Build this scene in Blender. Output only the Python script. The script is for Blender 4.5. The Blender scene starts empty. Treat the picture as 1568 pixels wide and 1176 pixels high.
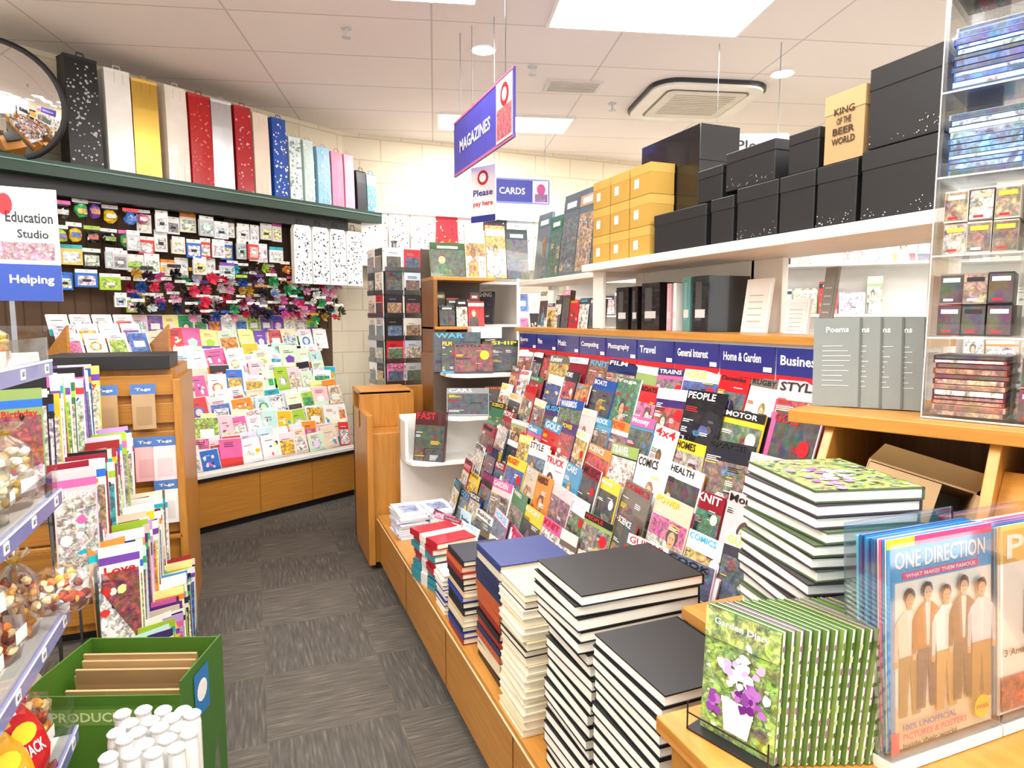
import bpy, math, random
from mathutils import Matrix, Vector
R = random.Random(11)
scene = bpy.context.scene

# ------------------------------------------------------------------ colour
def H(s):
    s = s.lstrip('#')
    c = [int(s[i:i+2], 16)/255 for i in (0, 2, 4)]
    return tuple((x/12.92) if x <= .04045 else ((x+.055)/1.055)**2.4 for x in c)
WHITE=H('f4f2ee'); BLACK=H('17171a'); NAVY=H('232c7c'); RED=H('c81c28'); KRAFT=H('b8966a')
CREAM=H('efe3c8'); GREY=H('8a8c90'); SKIN=H('d9a27e'); YEL=H('f2d12e'); TEAL=H('2aa7b5')
BRIGHT=[H(x) for x in ('c02028','1f4fa0','f0cc30','1b1b20','f4f4f0','d06098','3a7a55','e08a38','40286a','4a95bc','901830','e8e0d0','203060','90a860','f0c8cc','3a3a44','ffffff','a83030','e0e4ec','f8f4ea','d8c8b0','1a1a22','f4f2ee','2a3440','ffffff','706860')]
PH=[H(x) for x in ('b08868','8a8078','606878','c8b098','4a5868','a04038','d8c8b8','485040','7a6050','e0d8d0','5a7898','302c30','b0a8a0','886070','c8a850','3a5a80','9a5040','f0e8e0','587050')]
DARKS=[H(x) for x in ('1b1b20','2b2420','301c1c','1c2a44','3a3a44','14301f','4a1420','222c3c','504030','101418')]
PASTEL=[H(x) for x in ('f8f6f0','fdf3d0','cfe8f0','f7cfd8','d8efd0','e8dcf4','fff8a0','ffffff','bfe4dc','f6e0c4','f4f4f4','ffe0e8','ffffff','fbf8f0')]
VIV=[H(x) for x in ('e23a3a','2b6fd0','f0c020','35a862','e868a8','20b0c0','7848b0','f09030','1c1c20','a8d040')]

# ------------------------------------------------------------------ materials
def newmat(name):
    m = bpy.data.materials.new(name); m.use_nodes = True
    nt = m.node_tree; b = nt.nodes['Principled BSDF']
    return m, nt, b
def N(nt, t, **k):
    n = nt.nodes.new(t)
    for a, v in k.items(): setattr(n, a, v)
    return n
def mixc(nt, fac, a, b, blend='MIX'):
    n = N(nt, 'ShaderNodeMix', data_type='RGBA', blend_type=blend)
    for sock, val in ((0, fac), (6, a), (7, b)):
        if hasattr(val, 'is_linked') or hasattr(val, 'links'): nt.links.new(val, n.inputs[sock])
        elif isinstance(val, tuple): n.inputs[sock].default_value = (*val[:3], 1)
        else: n.inputs[sock].default_value = val
    return n.outputs[2]
def ramp(nt, inp, stops):
    n = N(nt, 'ShaderNodeValToRGB'); e = n.color_ramp.elements
    while len(e) < len(stops): e.new(.5)
    for i, (p, c) in enumerate(stops):
        e[i].position = p; e[i].color = (*c, 1)
    nt.links.new(inp, n.inputs[0]); return n.outputs[0]
MATS = {}
def attr_mat(name, rough=.45, metal=0, noise=None, coat=0, spec=.5):
    m, nt, b = newmat(name)
    at = N(nt, 'ShaderNodeAttribute', attribute_name='Col')
    tc = N(nt, 'ShaderNodeTexCoord')
    out = at.outputs['Color']
    nz = N(nt, 'ShaderNodeTexNoise'); nz.inputs['Scale'].default_value = 6; nz.inputs['Detail'].default_value = 3
    nt.links.new(tc.outputs['Object'], nz.inputs['Vector'])
    r = ramp(nt, nz.outputs['Fac'], [(.3, (.92, .92, .92)), (.7, (1.04, 1.04, 1.04))])
    out = mixc(nt, 1.0, out, r, 'MULTIPLY')
    if noise == 'photo':
        n1 = N(nt, 'ShaderNodeTexNoise'); n1.inputs['Scale'].default_value = 48; n1.inputs['Detail'].default_value = 7
        n1.inputs['Roughness'].default_value = .75; n1.inputs['Distortion'].default_value = .6
        nt.links.new(tc.outputs['Object'], n1.inputs['Vector'])
        r1 = ramp(nt, n1.outputs['Fac'], [(.36, (.08, .07, .08)), (.46, (.5, .48, .48)), (.54, (1.1, 1.06, 1.02)), (.64, (2.4, 2.25, 2.1))])
        out = mixc(nt, 1.0, out, r1, 'MULTIPLY')
        n2 = N(nt, 'ShaderNodeTexNoise'); n2.inputs['Scale'].default_value = 34; n2.inputs['Detail'].default_value = 5
        nt.links.new(tc.outputs['Object'], n2.inputs['Vector'])
        hs = N(nt, 'ShaderNodeHueSaturation'); hs.inputs['Saturation'].default_value = 1.7; hs.inputs['Value'].default_value = .75
        nt.links.new(n2.outputs['Color'], hs.inputs['Color'])
        out = mixc(nt, .2, out, hs.outputs[0])
    nt.links.new(out, b.inputs['Base Color'])
    b.inputs['Roughness'].default_value = rough; b.inputs['Metallic'].default_value = metal
    b.inputs['Coat Weight'].default_value = coat
    b.inputs['Specular IOR Level'].default_value = spec
    MATS[name] = m
attr_mat('print', .42); attr_mat('photo', .3, noise='photo', coat=.2); attr_mat('gloss', .2, coat=.4)
attr_mat('foil', .28, metal=.7); attr_mat('matte', .8, spec=.2); attr_mat('metal', .3, metal=1)

def wood(name, c1, c2, sc):
    m, nt, b = newmat(name)
    tc = N(nt, 'ShaderNodeTexCoord'); mp = N(nt, 'ShaderNodeMapping'); mp.inputs['Scale'].default_value = sc
    nt.links.new(tc.outputs['Object'], mp.inputs['Vector'])
    nz = N(nt, 'ShaderNodeTexNoise'); nz.inputs['Scale'].default_value = 5; nz.inputs['Detail'].default_value = 8; nz.inputs['Distortion'].default_value = .4
    nt.links.new(mp.outputs[0], nz.inputs['Vector'])
    r = ramp(nt, nz.outputs['Fac'], [(.3, c1), (.7, c2)])
    nt.links.new(r, b.inputs['Base Color']); b.inputs['Roughness'].default_value = .35
    MATS[name] = m
wood('wood', H('b0752c'), H('c68a40'), (9, .8, 16)); wood('woodv', H('a86e2a'), H('c0853a'), (9, 9, .8)); wood('woodh', H('ae742a'), H('c0853a'), (1, 1, 22))
wood('woodd', H('74481c'), H('8c5c2c'), (9, 9, .8))

def flat(name, col, rough=.5, emit=0, metal=0):
    m, nt, b = newmat(name)
    tc = N(nt, 'ShaderNodeTexCoord'); nz = N(nt, 'ShaderNodeTexNoise'); nz.inputs['Scale'].default_value = 9
    nt.links.new(tc.outputs['Object'], nz.inputs['Vector'])
    r = ramp(nt, nz.outputs['Fac'], [(.3, tuple(x*.95 for x in col)), (.7, col)])
    nt.links.new(r, b.inputs['Base Color']); b.inputs['Roughness'].default_value = rough; b.inputs['Metallic'].default_value = metal
    if emit:
        b.inputs['Emission Color'].default_value = (1, .98, .95, 1); b.inputs['Emission Strength'].default_value = emit
    MATS[name] = m
flat('white', H('efece6'), .4); flat('black', H('151518'), .45); flat('lamp', (1, 1, 1), .5, 17)
flat('spot', (1, 1, 1), .5, 40); flat('mirror', (.9, .9, .9), .03, 0, 1); flat('greenshelf', H('1d3a2c'), .4)

def clear(name, mul, addv, rough, tint):
    m, nt, b = newmat(name)
    for n in list(nt.nodes): nt.nodes.remove(n)
    o = N(nt, 'ShaderNodeOutputMaterial'); mx = N(nt, 'ShaderNodeMixShader'); tr = N(nt, 'ShaderNodeBsdfTransparent')
    gl = N(nt, 'ShaderNodeBsdfGlossy'); fr_ = N(nt, 'ShaderNodeLayerWeight'); fr_.inputs['Blend'].default_value = .3
    gl.inputs['Roughness'].default_value = rough; tr.inputs[0].default_value = tint
    mm = N(nt, 'ShaderNodeMath', operation='MULTIPLY_ADD'); mm.inputs[1].default_value = mul; mm.inputs[2].default_value = addv
    nt.links.new(fr_.outputs['Fresnel'], mm.inputs[0]); nt.links.new(mm.outputs[0], mx.inputs[0])
    nt.links.new(tr.outputs[0], mx.inputs[1]); nt.links.new(gl.outputs[0], mx.inputs[2]); nt.links.new(mx.outputs[0], o.inputs[0])
    MATS[name] = m
clear('acrylic', .5, .02, .06, (.975, .985, .99, 1)); clear('film', .55, .06, .2, (.98, .98, .98, 1))

# carpet
m, nt, b = newmat('carpet')
tc = N(nt, 'ShaderNodeTexCoord')
ck = N(nt, 'ShaderNodeTexChecker'); ck.inputs['Scale'].default_value = 2.0
nt.links.new(tc.outputs['Object'], ck.inputs['Vector'])
outs = []
for sc in ((90, 7, 1), (7, 90, 1)):
    mp = N(nt, 'ShaderNodeMapping'); mp.inputs['Scale'].default_value = sc
    nt.links.new(tc.outputs['Object'], mp.inputs['Vector'])
    nz = N(nt, 'ShaderNodeTexNoise'); nz.inputs['Scale'].default_value = 1; nz.inputs['Detail'].default_value = 4
    nt.links.new(mp.outputs[0], nz.inputs['Vector'])
    outs.append(ramp(nt, nz.outputs['Fac'], [(.35, H('4e4a45')), (.58, H('5c5751')), (.78, H('7c746a'))] if sc[0] > 50 else [(.35, H('524d47')), (.58, H('625c55')), (.78, H('80786c'))]))
c = mixc(nt, ck.outputs['Fac'], outs[0], outs[1])
nt.links.new(c, b.inputs['Base Color']); b.inputs['Roughness'].default_value = .95; b.inputs['Specular IOR Level'].default_value = .1
MATS['carpet'] = m
def brickmat(name, c1, c2, mort, bw, rh, ms, off, rot=0, bump=0):
    m, nt, b = newmat(name)
    tc = N(nt, 'ShaderNodeTexCoord'); mp = N(nt, 'ShaderNodeMapping'); mp.inputs['Rotation'].default_value = (0, 0, rot)
    nt.links.new(tc.outputs['Object'], mp.inputs['Vector'])
    br = N(nt, 'ShaderNodeTexBrick', offset=off); br.inputs['Scale'].default_value = 1
    br.inputs['Color1'].default_value = (*c1, 1); br.inputs['Color2'].default_value = (*c2, 1); br.inputs['Mortar'].default_value = (*mort, 1)
    br.inputs['Brick Width'].default_value = bw; br.inputs['Row Height'].default_value = rh; br.inputs['Mortar Size'].default_value = ms
    nt.links.new(mp.outputs[0], br.inputs['Vector']); nt.links.new(br.outputs['Color'], b.inputs['Base Color'])
    b.inputs['Roughness'].default_value = .8
    if bump:
        bp = N(nt, 'ShaderNodeBump', invert=True); bp.inputs['Strength'].default_value = bump; bp.inputs['Distance'].default_value = .01
        nt.links.new(br.outputs['Fac'], bp.inputs['Height']); nt.links.new(bp.outputs[0], b.inputs['Normal'])
    MATS[name] = m
brickmat('ceil', H('f2e8e4'), H('efe5e0'), H('cfc5c0'), 1.2, .6, .007, 0, math.radians(15))
brickmat('wallbrick', H('eadfc6'), H('e6dac0'), H('d0c4aa'), .42, .21, .006, .5, 0, .4)

# ------------------------------------------------------------------ text cache
TC = {}
def tmesh(s):
    if s in TC: return TC[s]
    cu = bpy.data.curves.new('t', 'FONT'); cu.body = s; cu.resolution_u = 2; cu.offset = .022
    ob = bpy.data.objects.new('t', cu); scene.collection.objects.link(ob)
    dg = bpy.context.evaluated_depsgraph_get(); me = bpy.data.meshes.new_from_object(ob.evaluated_get(dg))
    vs = [(v.co.x, v.co.y) for v in me.vertices]; fs = [tuple(p.vertices) for p in me.polygons]
    bpy.data.objects.remove(ob); bpy.data.curves.remove(cu); bpy.data.meshes.remove(me)
    x0 = min(v[0] for v in vs); x1 = max(v[0] for v in vs); y0 = min(v[1] for v in vs); y1 = max(v[1] for v in vs)
    TC[s] = ([((x-x0)/(x1-x0), (y-y0)/(y1-y0)) for x, y in vs], fs); return TC[s]

# ------------------------------------------------------------------ builder
class B:
    def __init__(s): s.v = []; s.f = []; s.c = []; s.m = []; s.ml = []
    def mi(s, n):
        if n not in s.ml: s.ml.append(n)
        return s.ml.index(n)
    def add(s, M, vs, fs, col, mat='print'):
        o = len(s.v); s.v += [tuple(M @ Vector(p)) for p in vs]; k = s.mi(mat)
        for f in fs: s.f.append(tuple(o+i for i in f)); s.c.append(col); s.m.append(k)
    def quad(s, M, x0, y0, x1, y1, z, col, mat='print'):
        s.add(M, [(x0, y0, z), (x1, y0, z), (x1, y1, z), (x0, y1, z)], [(0, 1, 2, 3)], col, mat)
    def box(s, M, x0, x1, y0, y1, z0, z1, col=WHITE, mat='print'):
        s.add(M, [(x0,y0,z0),(x1,y0,z0),(x1,y1,z0),(x0,y1,z0),(x0,y0,z1),(x1,y0,z1),(x1,y1,z1),(x0,y1,z1)],
              [(3,2,1,0),(4,5,6,7),(0,1,5,4),(1,2,6,5),(2,3,7,6),(3,0,4,7)], col, mat)
    def prism(s, M, pts, z0, z1, col=WHITE, mat='print'):
        n = len(pts); a = sum(pts[i][0]*pts[(i+1)%n][1]-pts[(i+1)%n][0]*pts[i][1] for i in range(n))
        if a < 0: pts = pts[::-1]
        s.add(M, [(x,y,z0) for x,y in pts]+[(x,y,z1) for x,y in pts],
              [tuple(range(n))[::-1], tuple(range(n, 2*n))]+[(i,(i+1)%n,n+(i+1)%n,n+i) for i in range(n)], col, mat)
    def disc(s, M, cx, cy, rx, ry, z, col, mat='print', n=14, jit=0):
        s.add(M, [(cx+rx*(1+R.uniform(-jit, jit))*math.cos(2*math.pi*i/n), cy+ry*(1+R.uniform(-jit, jit))*math.sin(2*math.pi*i/n), z) for i in range(n)], [tuple(range(n))], col, mat)
    def lathe(s, M, prof, col=WHITE, mat='print', n=20):
        vs = [(r*math.cos(2*math.pi*i/n), r*math.sin(2*math.pi*i/n), z) for r, z in prof for i in range(n)]
        fs = [(j*n+i, j*n+(i+1)%n, (j+1)*n+(i+1)%n, (j+1)*n+i) for j in range(len(prof)-1) for i in range(n)]
        fs.append(tuple((len(prof)-1)*n+i for i in range(n))); fs.append(tuple(range(n))[::-1])
        s.add(M, vs, fs, col, mat)
    def blob(s, M, rx, ry, rz, col, mat='gloss', jit=.12, n=10, k=6):
        vs = [(0, 0, -rz)]
        for j in range(1, k):
            p = math.pi*j/k-math.pi/2
            for i in range(n):
                t = 2*math.pi*i/n; q = 1+R.uniform(-jit, jit)
                vs.append((rx*q*math.cos(p)*math.cos(t), ry*q*math.cos(p)*math.sin(t), rz*math.sin(p)*q))
        vs.append((0, 0, rz)); L = len(vs)-1
        fs = [(0, 1+(i+1)%n, 1+i) for i in range(n)]
        for j in range(k-2):
            fs += [(1+j*n+i, 1+j*n+(i+1)%n, 1+(j+1)*n+(i+1)%n, 1+(j+1)*n+i) for i in range(n)]
        fs += [(L, 1+(k-2)*n+i, 1+(k-2)*n+(i+1)%n) for i in range(n)]
        s.add(M, vs, fs, col, mat)
    def text(s, M, t, x0, y0, w, h, z, col, mat='print'):
        vs, fs = tmesh(t); s.add(M, [(x0+x*w, y0+y*h, z) for x, y in vs], fs, col, mat)
    def obj(s, name, bevel=0, smooth=False, parent=None):
        me = bpy.data.meshes.new(name); me.from_pydata(s.v, [], s.f)
        for n in s.ml: me.materials.append(MATS[n])
        me.polygons.foreach_set('material_index', s.m)
        ca = me.color_attributes.new('Col', 'FLOAT_COLOR', 'CORNER')
        buf = []
        for f, c in zip(s.f, s.c): buf += [c[0], c[1], c[2], 1.0]*len(f)
        ca.data.foreach_set('color', buf)
        if smooth: me.polygons.foreach_set('use_smooth', [True]*len(s.f))
        me.update(); ob = bpy.data.objects.new(name, me); scene.collection.objects.link(ob)
        if bevel:
            md = ob.modifiers.new('bev', 'BEVEL'); md.width = bevel; md.segments = 2; md.limit_method = 'ANGLE'
        if parent: ob.parent = parent
        return ob
I4 = Matrix.Identity(4)
def F(x, y, z, phi=0, tilt=0):
    p = math.radians(phi); t = math.radians(tilt); c, s_ = math.cos(p), math.sin(p)
    X = Vector((c, s_, 0)); Y = Vector((-s_*math.sin(t), c*math.sin(t), math.cos(t))); Z = X.cross(Y)
    M = Matrix((X, Y, Z)).transposed().to_4x4(); M.translation = (x, y, z); return M
def Zf(x, y, z, rot=0):
    return Matrix.Translation((x, y, z)) @ Matrix.Rotation(math.radians(rot), 4, 'Z')
def Tr(x, y, z): return Matrix.Translation((x, y, z))
def Ro(a, ax): return Matrix.Rotation(math.radians(a), 4, ax)
PC = 29.8; D_ = Vector((math.cos(math.radians(PC)), math.sin(math.radians(PC)), 0)); NN = Vector((D_.y, -D_.x, 0))
def CW(s, r, z, tilt=0, dphi=0):
    p = D_*s + NN*(r-4.71); return F(p.x, p.y, z, PC+dphi, tilt)

TITLES = ['HISTORY','SPACE','PEOPLE','FOOTBALL','TRAVEL','SCIENCE','COOK','GARDEN','MUSIC','WORLD','STYLE','CARS','RUGBY','FISHING','HOMES','CRAFT','KNIT','PUZZLE','WEEKLY','HEALTH','MOTOR','TRAINS','BOATS','PHOTO','HORSE','BIKES','TECH','FILM','COMICS','Woman','Family','Baking','GOLF','POWER','Review','Money','4x4','TRUCK','GUITAR','Yoga','FINANCE','Country Life','Antiques','WARBIRDS','Classic','FITNESS','Chronicles','ROCK']
def figure(b, M, cx, y0, h, z, shirt, pants=BLACK, hair=H('3a2418'), skin=SKIN):
    b.prism(M, [(cx-.115*h, y0+.47*h), (cx+.115*h, y0+.47*h), (cx+.14*h, y0+.77*h), (cx+.05*h, y0+.845*h), (cx-.05*h, y0+.845*h), (cx-.14*h, y0+.77*h)], z, z+.0002, shirt)
    b.prism(M, [(cx-.12*h, y0), (cx-.03*h, y0), (cx, y0+.4*h), (cx+.03*h, y0), (cx+.12*h, y0), (cx+.115*h, y0+.48*h), (cx-.115*h, y0+.48*h)], z, z+.0002, pants)
    for sgn in (-1, 1):
        b.prism(M, [(cx+sgn*.14*h, y0+.77*h), (cx+sgn*.17*h, y0+.72*h), (cx+sgn*.175*h, y0+.45*h), (cx+sgn*.135*h, y0+.45*h), (cx+sgn*.12*h, y0+.7*h)], z+.0002, z+.0004, tuple(x*.75 for x in shirt))
        b.disc(M, cx+sgn*.155*h, y0+.43*h, .024*h, .03*h, z+.0005, skin, n=8)
    b.prism(M, [(cx-.025*h, y0+.82*h), (cx+.025*h, y0+.82*h), (cx+.025*h, y0+.88*h), (cx-.025*h, y0+.88*h)], z+.0002, z+.0003, skin)
    b.prism(M, [(cx-.012*h, y0+.5*h), (cx+.012*h, y0+.5*h), (cx+.03*h, y0+.84*h), (cx-.03*h, y0+.84*h)], z+.0002, z+.00035, WHITE)
    b.disc(M, cx, y0+.945*h, .062*h, .07*h, z+.0004, hair, n=10, jit=.12); b.disc(M, cx, y0+.917*h, .046*h, .058*h, z+.0008, skin, n=10)
    for sgn in (-1, 1): b.disc(M, cx+sgn*.018*h, y0+.925*h, .007*h, .005*h, z+.001, BLACK, n=6)
    b.disc(M, cx, y0+.893*h, .014*h, .004*h, z+.001, H('a04040'), n=6)
def cover(b, M, w, h, title=None, pal=BRIGHT, th=.004, simple=False, notitle=False):
    bg = R.choice(pal); x0 = -w/2
    b.box(M, x0, w/2, 0, h, -th, 0, bg, 'gloss')
    z = .0005
    pc = pal if pal is not BRIGHT else PH+PH+DARKS[:4]+BRIGHT[:8]
    if R.random() < .85:
        y = h*R.choice([0, .05])
        yt = h*R.choice([.72, .8, 1])
        if R.random() < .5: b.quad(M, x0+w*.02, y, w/2-w*.02, yt, z, R.choice(pc), 'photo')
        else:
            ym = y+(yt-y)*R.uniform(.3, .6); xm = x0+w*R.uniform(.3, .7)
            b.quad(M, x0+w*.02, ym, w/2-w*.02, yt, z, R.choice(pc), 'photo'); b.quad(M, x0+w*.02, y, xm, ym, z, R.choice(pc), 'photo'); b.quad(M, xm+.02*w, y, w/2-w*.02, ym*.97, z, R.choice(pc), 'photo')
    z += .0005
    k = R.random()
    if k < .35:
        cx = R.uniform(-.18, .18)*w; sk = R.choice([SKIN, H('e8bfa0'), H('9a6848'), H('f0ccb0')]); q = R.uniform(.6, .95)
        b.prism(M, [(cx-.34*w*q, .02*h), (cx+.34*w*q, .02*h), (cx+.28*w*q, .3*h), (cx+.07*w, .4*h), (cx-.07*w, .4*h), (cx-.28*w*q, .3*h)], z, z+.0002, R.choice(pc), 'photo')
        b.disc(M, cx, .53*h, .17*w*q, .16*h*q, z+.0003, R.choice([H('2c1a10'), H('a08040'), H('5a2c18')]), 'photo', n=12, jit=.12)
        b.disc(M, cx, .49*h, .11*w*q, .12*h*q, z+.0006, sk, n=12)
        for sgn in (-1, 1): b.disc(M, cx+sgn*.045*w*q, .51*h, .018*w, .007*h, z+.0008, BLACK, n=6)
        b.disc(M, cx, .435*h, .035*w, .008*h, z+.0008, H('a83838'), n=6)
    elif k < .75:
        for _ in range(R.randint(4, 9)):
            b.disc(M, R.uniform(-.36, .36)*w, R.uniform(.1, .64)*h, R.uniform(.04, .16)*w, R.uniform(.02, .08)*h, z+R.uniform(0, .0004), R.choice(pc), 'photo', n=9, jit=.4)
    z += .001
    if notitle:
        b.quad(M, x0, h*.8, w/2, h*.93, z, R.choice(pc)); b.quad(M, x0+w*.2, h*.83, w/2-w*.2, h*.9, z+.0003, WHITE); return
    tcol = R.choice([WHITE, YEL, RED, WHITE, WHITE, BLACK, H('50b8e0')])
    t = title or R.choice(TITLES); th_ = h*R.uniform(.07, .14)
    if R.random() < .5: b.quad(M, x0, h-th_-.05*h, w/2, h, z, R.choice(BRIGHT))
    b.text(M, t, x0+.05*w, h-th_-.025*h, w*R.uniform(.55, .9), th_, z+.0004, tcol)
    if simple: return
    for i in range(R.randint(5, 9)):
        yy = R.uniform(.05, .8)*h; xx = x0+R.choice([.05, .55])*w; ww = R.uniform(.15, .4)*w; cc = R.choice([WHITE, YEL, WHITE, RED, BLACK, WHITE])
        for q in range(R.randint(1, 3)):
            b.quad(M, xx, yy-q*.026*h, xx+ww*R.uniform(.6, 1), yy-q*.026*h+.012*h, z, cc)
    if R.random() < .4: b.quad(M, x0, 0, w/2, .07*h, z, R.choice(BRIGHT))
    if R.random() < .3: b.disc(M, .28*w, .62*h, .12*w, .12*w, z+.0002, R.choice([YEL, RED, WHITE]))
def gcard(b, M, w, h, pal=PASTEL):
    b.box(M, -w/2+.006, w/2+.006, .0, h+.006, -.006, -.003, WHITE, 'matte')
    b.box(M, -w/2, w/2, 0, h, -.0025, 0, R.choice(pal)); z = .0006; k = R.random()
    c = R.choice(VIV if R.random() < .5 else PASTEL)
    if k < .35: b.quad(M, -w*.42, h*.06, w*.42, h*.68, z, c, 'photo')
    elif k < .55:
        for _ in range(9): b.disc(M, R.uniform(-.38, .38)*w, R.uniform(.1, .7)*h, R.uniform(.05, .12)*w, R.uniform(.05, .12)*w, z+R.uniform(0, .0004), R.choice(VIV+PASTEL), n=7, jit=.3)
    elif k < .7:
        b.disc(M, 0, h*.4, .3*w, .3*w, z, c, 'photo'); b.disc(M, 0, h*.4, .18*w, .2*w, z+.0004, R.choice(PASTEL))
    elif k < .82:
        b.quad(M, -w*.5, 0, w*.5, h, z, c, 'photo'); b.quad(M, -w*.3, h*.3, w*.3, h*.6, z+.0004, WHITE)
    else:
        b.quad(M, -w*.5, 0, w*.5, h*.3, z, c); b.prism(M, [(-.2*w, .3*h), (.2*w, .3*h), (.26*w, .5*h), (0, .62*h), (-.26*w, .5*h)], z, z+.0004, R.choice(VIV+PASTEL))
    for q in range(R.randint(1, 3)): b.quad(M, -w*.3, h*(.72+.07*q), w*R.uniform(.0, .3), h*(.745+.07*q), z+.0006, R.choice([BLACK, GREY, RED, NAVY, c]))
def book(b, M, w, d, t, col, page=CREAM, mat='print', spine=1):
    ct = min(.0032, t*.15)
    b.box(M, -w/2, w/2, -d/2, d/2, 0, ct, col, mat); b.box(M, -w/2, w/2, -d/2, d/2, t-ct, t, col, mat)
    b.box(M, -w/2+.002, w/2-.003, -d/2+.003, d/2-.003, ct, t-ct, page, 'matte')
    if spine > 0: b.box(M, w/2-.003, w/2+.001, -d/2, d/2, 0, t, col, mat)
    elif spine < 0: b.box(M, -w/2-.001, -w/2+.003, -d/2, d/2, 0, t, col, mat)

# ------------------------------------------------------------------ room shell
ZC = 3.4
def plane(name, M, w, h, mat):
    b = B(); b.quad(I4, 0, 0, w, h, 0, WHITE, mat); ob = b.obj(name); ob.matrix_world = M; return ob
def slab(name, x0, x1, y0, y1, z0, z1, mat):
    b = B(); b.box(I4, x0, x1, y0, y1, z0, z1, WHITE, mat); return b.obj(name)
slab('floor', -3, 6.6, -2.5, 7, -.1, 0, 'carpet'); slab('ceiling', -3, 6.6, -2.5, 7, ZC, ZC+.1, 'ceil')
plane('wall_back', F(.84, 6.7, 0, 0), 5.76, ZC, 'wallbrick')
p0 = D_*-1.0+NN*(-.66-4.71)
plane('wall_corner', F(p0.x, p0.y, 0, PC), 5.12, ZC, 'wallbrick')
plane('wall_right', F(6.6, 6.7, 0, -90), 9.2, ZC, 'wallbrick')
plane('wall_left', F(-3.0, -2.5, 0, 90), 6.7, ZC, 'wallbrick')
b = B(); b.box(I4, .95, 6.6, 6.68, 6.695, 0, .1, H('4a4642'), 'matte'); b.obj('baseboard_back')

# ------------------------------------------------------------------ ceiling fixtures
def troffer(x, y, w, d, rot=-15):
    b = B(); M = Zf(x, y, ZC, rot)
    b.box(M, -w/2-.02, w/2+.02, -d/2-.02, -d/2, -.015, 0, WHITE, 'white'); b.box(M, -w/2-.02, w/2+.02, d/2, d/2+.02, -.015, 0, WHITE, 'white')
    b.box(M, -w/2-.02, -w/2, -d/2, d/2, -.015, 0, WHITE, 'white'); b.box(M, w/2, w/2+.02, -d/2, d/2, -.015, 0, WHITE, 'white')
    b.box(M, -w/2, w/2, -d/2, d/2, -.01, -.001, WHITE, 'lamp'); b.obj('ceiling_light_panel')
for a in ((2.28, 3.4, 1.2, .6), (2.25, 5.85, 1.2, .45), (.95, 3.56, .5, .5), (.2, 1.2, 1.2, .6), (3.4, .9, 1.2, .6), (-1.4, 2.6, 1.2, .6), (4.9, 3.0, 1.2, .6), (.6, -1, 1.2, .6), (4.9, 5.6, 1.2, .6), (1.9,.2,1.2,.6), (-1.3, .6, 1.2, .6)):  # leading panels are seen fixtures; the later ones are added to light the room
    troffer(*a)
for x, y in ((1.52, 4.34), (3.71, 3.93)):
    b = B(); b.lathe(Zf(x, y, ZC-.012), [(.085, 0), (.085, .012)], WHITE, 'white'); b.lathe(Zf(x, y, ZC-.016), [(.065, 0), (.065, .003)], WHITE, 'spot'); b.obj('ceiling_downlight')
b = B(); M = Zf(3.47, 4.66, ZC, -15)
def rrect(w, d, r, n=5):
    p = []
    for cx, cy, a0 in ((w/2-r, d/2-r, 0), (-w/2+r, d/2-r, 90), (-w/2+r, -d/2+r, 180), (w/2-r, -d/2+r, 270)):
        for i in range(n+1):
            a = math.radians(a0+90*i/n); p.append((cx+r*math.cos(a), cy+r*math.sin(a)))
    return p
b.prism(M, rrect(.94, .94, .2), -.028, 0, H('2c2c2e')); b.prism(M, rrect(.9, .9, .18), -.045, -.028, H('ece6de')); b.prism(M, rrect(.68, .68, .06), -.049, -.045, H('5a5652')); b.prism(M, rrect(.65, .65, .05), -.055, -.049, H('d4cabc'))
for i in range(12): b.box(M, -.25, .25, -.25+i*.042, -.243+i*.042, -.058, -.055, H('b4a898'))
b.obj('ceiling_air_conditioner')
b = B(); M = Zf(2.4, 4.75, ZC, -15); b.box(M, -.22, .22, -.13, .13, -.012, 0, H('dcd4ce'))
for i in range(6): b.box(M, -.19, .19, -.1+i*.035, -.085+i*.035, -.018, -.012, H('c8c0ba'))
b.obj('ceiling_air_vent')
for x, y in ((.62, 4.35), (1.95, 4.5), (-.45, 4.2), (2.9,5.0)):
    b = B(); b.lathe(Zf(x, y, ZC-.06), [(.03, 0), (.03, .004), (.008, .006), (.008, .05), (.035, .052), (.035, .06)], H('c8c8c8'), 'print', 12); b.obj('ceiling_sprinkler')

# hanging signs
b = B(); M = F(1.3, 3.76, 0, -90); SB = H('4a48b4')
b.box(M, -.53, .53, 2.53, 2.88, -.006, .006, SB)
b.text(M, 'MAGAZINES', -.40, 2.66, .58, .075, .008, WHITE); b.box(M, .28, .52, 2.54, 2.87, .006, .009, H('f0c8c8')); b.quad(M, .29, 2.56, .51, 2.72, .0095, H('e06070'), 'photo'); b.disc(M, .41, 2.78, .06, .06, .011, RED); b.disc(M, .41, 2.78, .035, .035, .0115, WHITE)
b.box(M, -.53, .53, 2.53, 2.545, .006, .009, H('c86890')); b.box(M, -.53, .53, 2.865, 2.88, .006, .009, H('c86890'))
for x in (-.4, .4): b.box(M, x-.002, x+.002, 2.88, ZC, -.002, .002, GREY, 'metal')
b.obj('hanging_sign_magazines')
b = B(); M = F(1.38, 3.95, .14, -60); b.box(M, -.1, .1, 2.06, 2.4, -.004, .004, H('f0e4e4')); b.disc(M, 0, 2.33, .045, .045, .006, RED); b.disc(M, 0, 2.33, .028, .028, .007, WHITE)
b.text(M, 'Please', -.08, 2.22, .16, .04, .006, NAVY); b.text(M, 'pay here', -.08, 2.15, .16, .04, .006, RED); b.box(M, -.1, .1, 2.06, 2.1, .004, .006, NAVY)
for x in (-.09, .09): b.box(M, x-.0015, x+.0015, 2.4, ZC-.14, -.001, .001, GREY, 'metal')
b.obj('hanging_notice_card')
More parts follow.
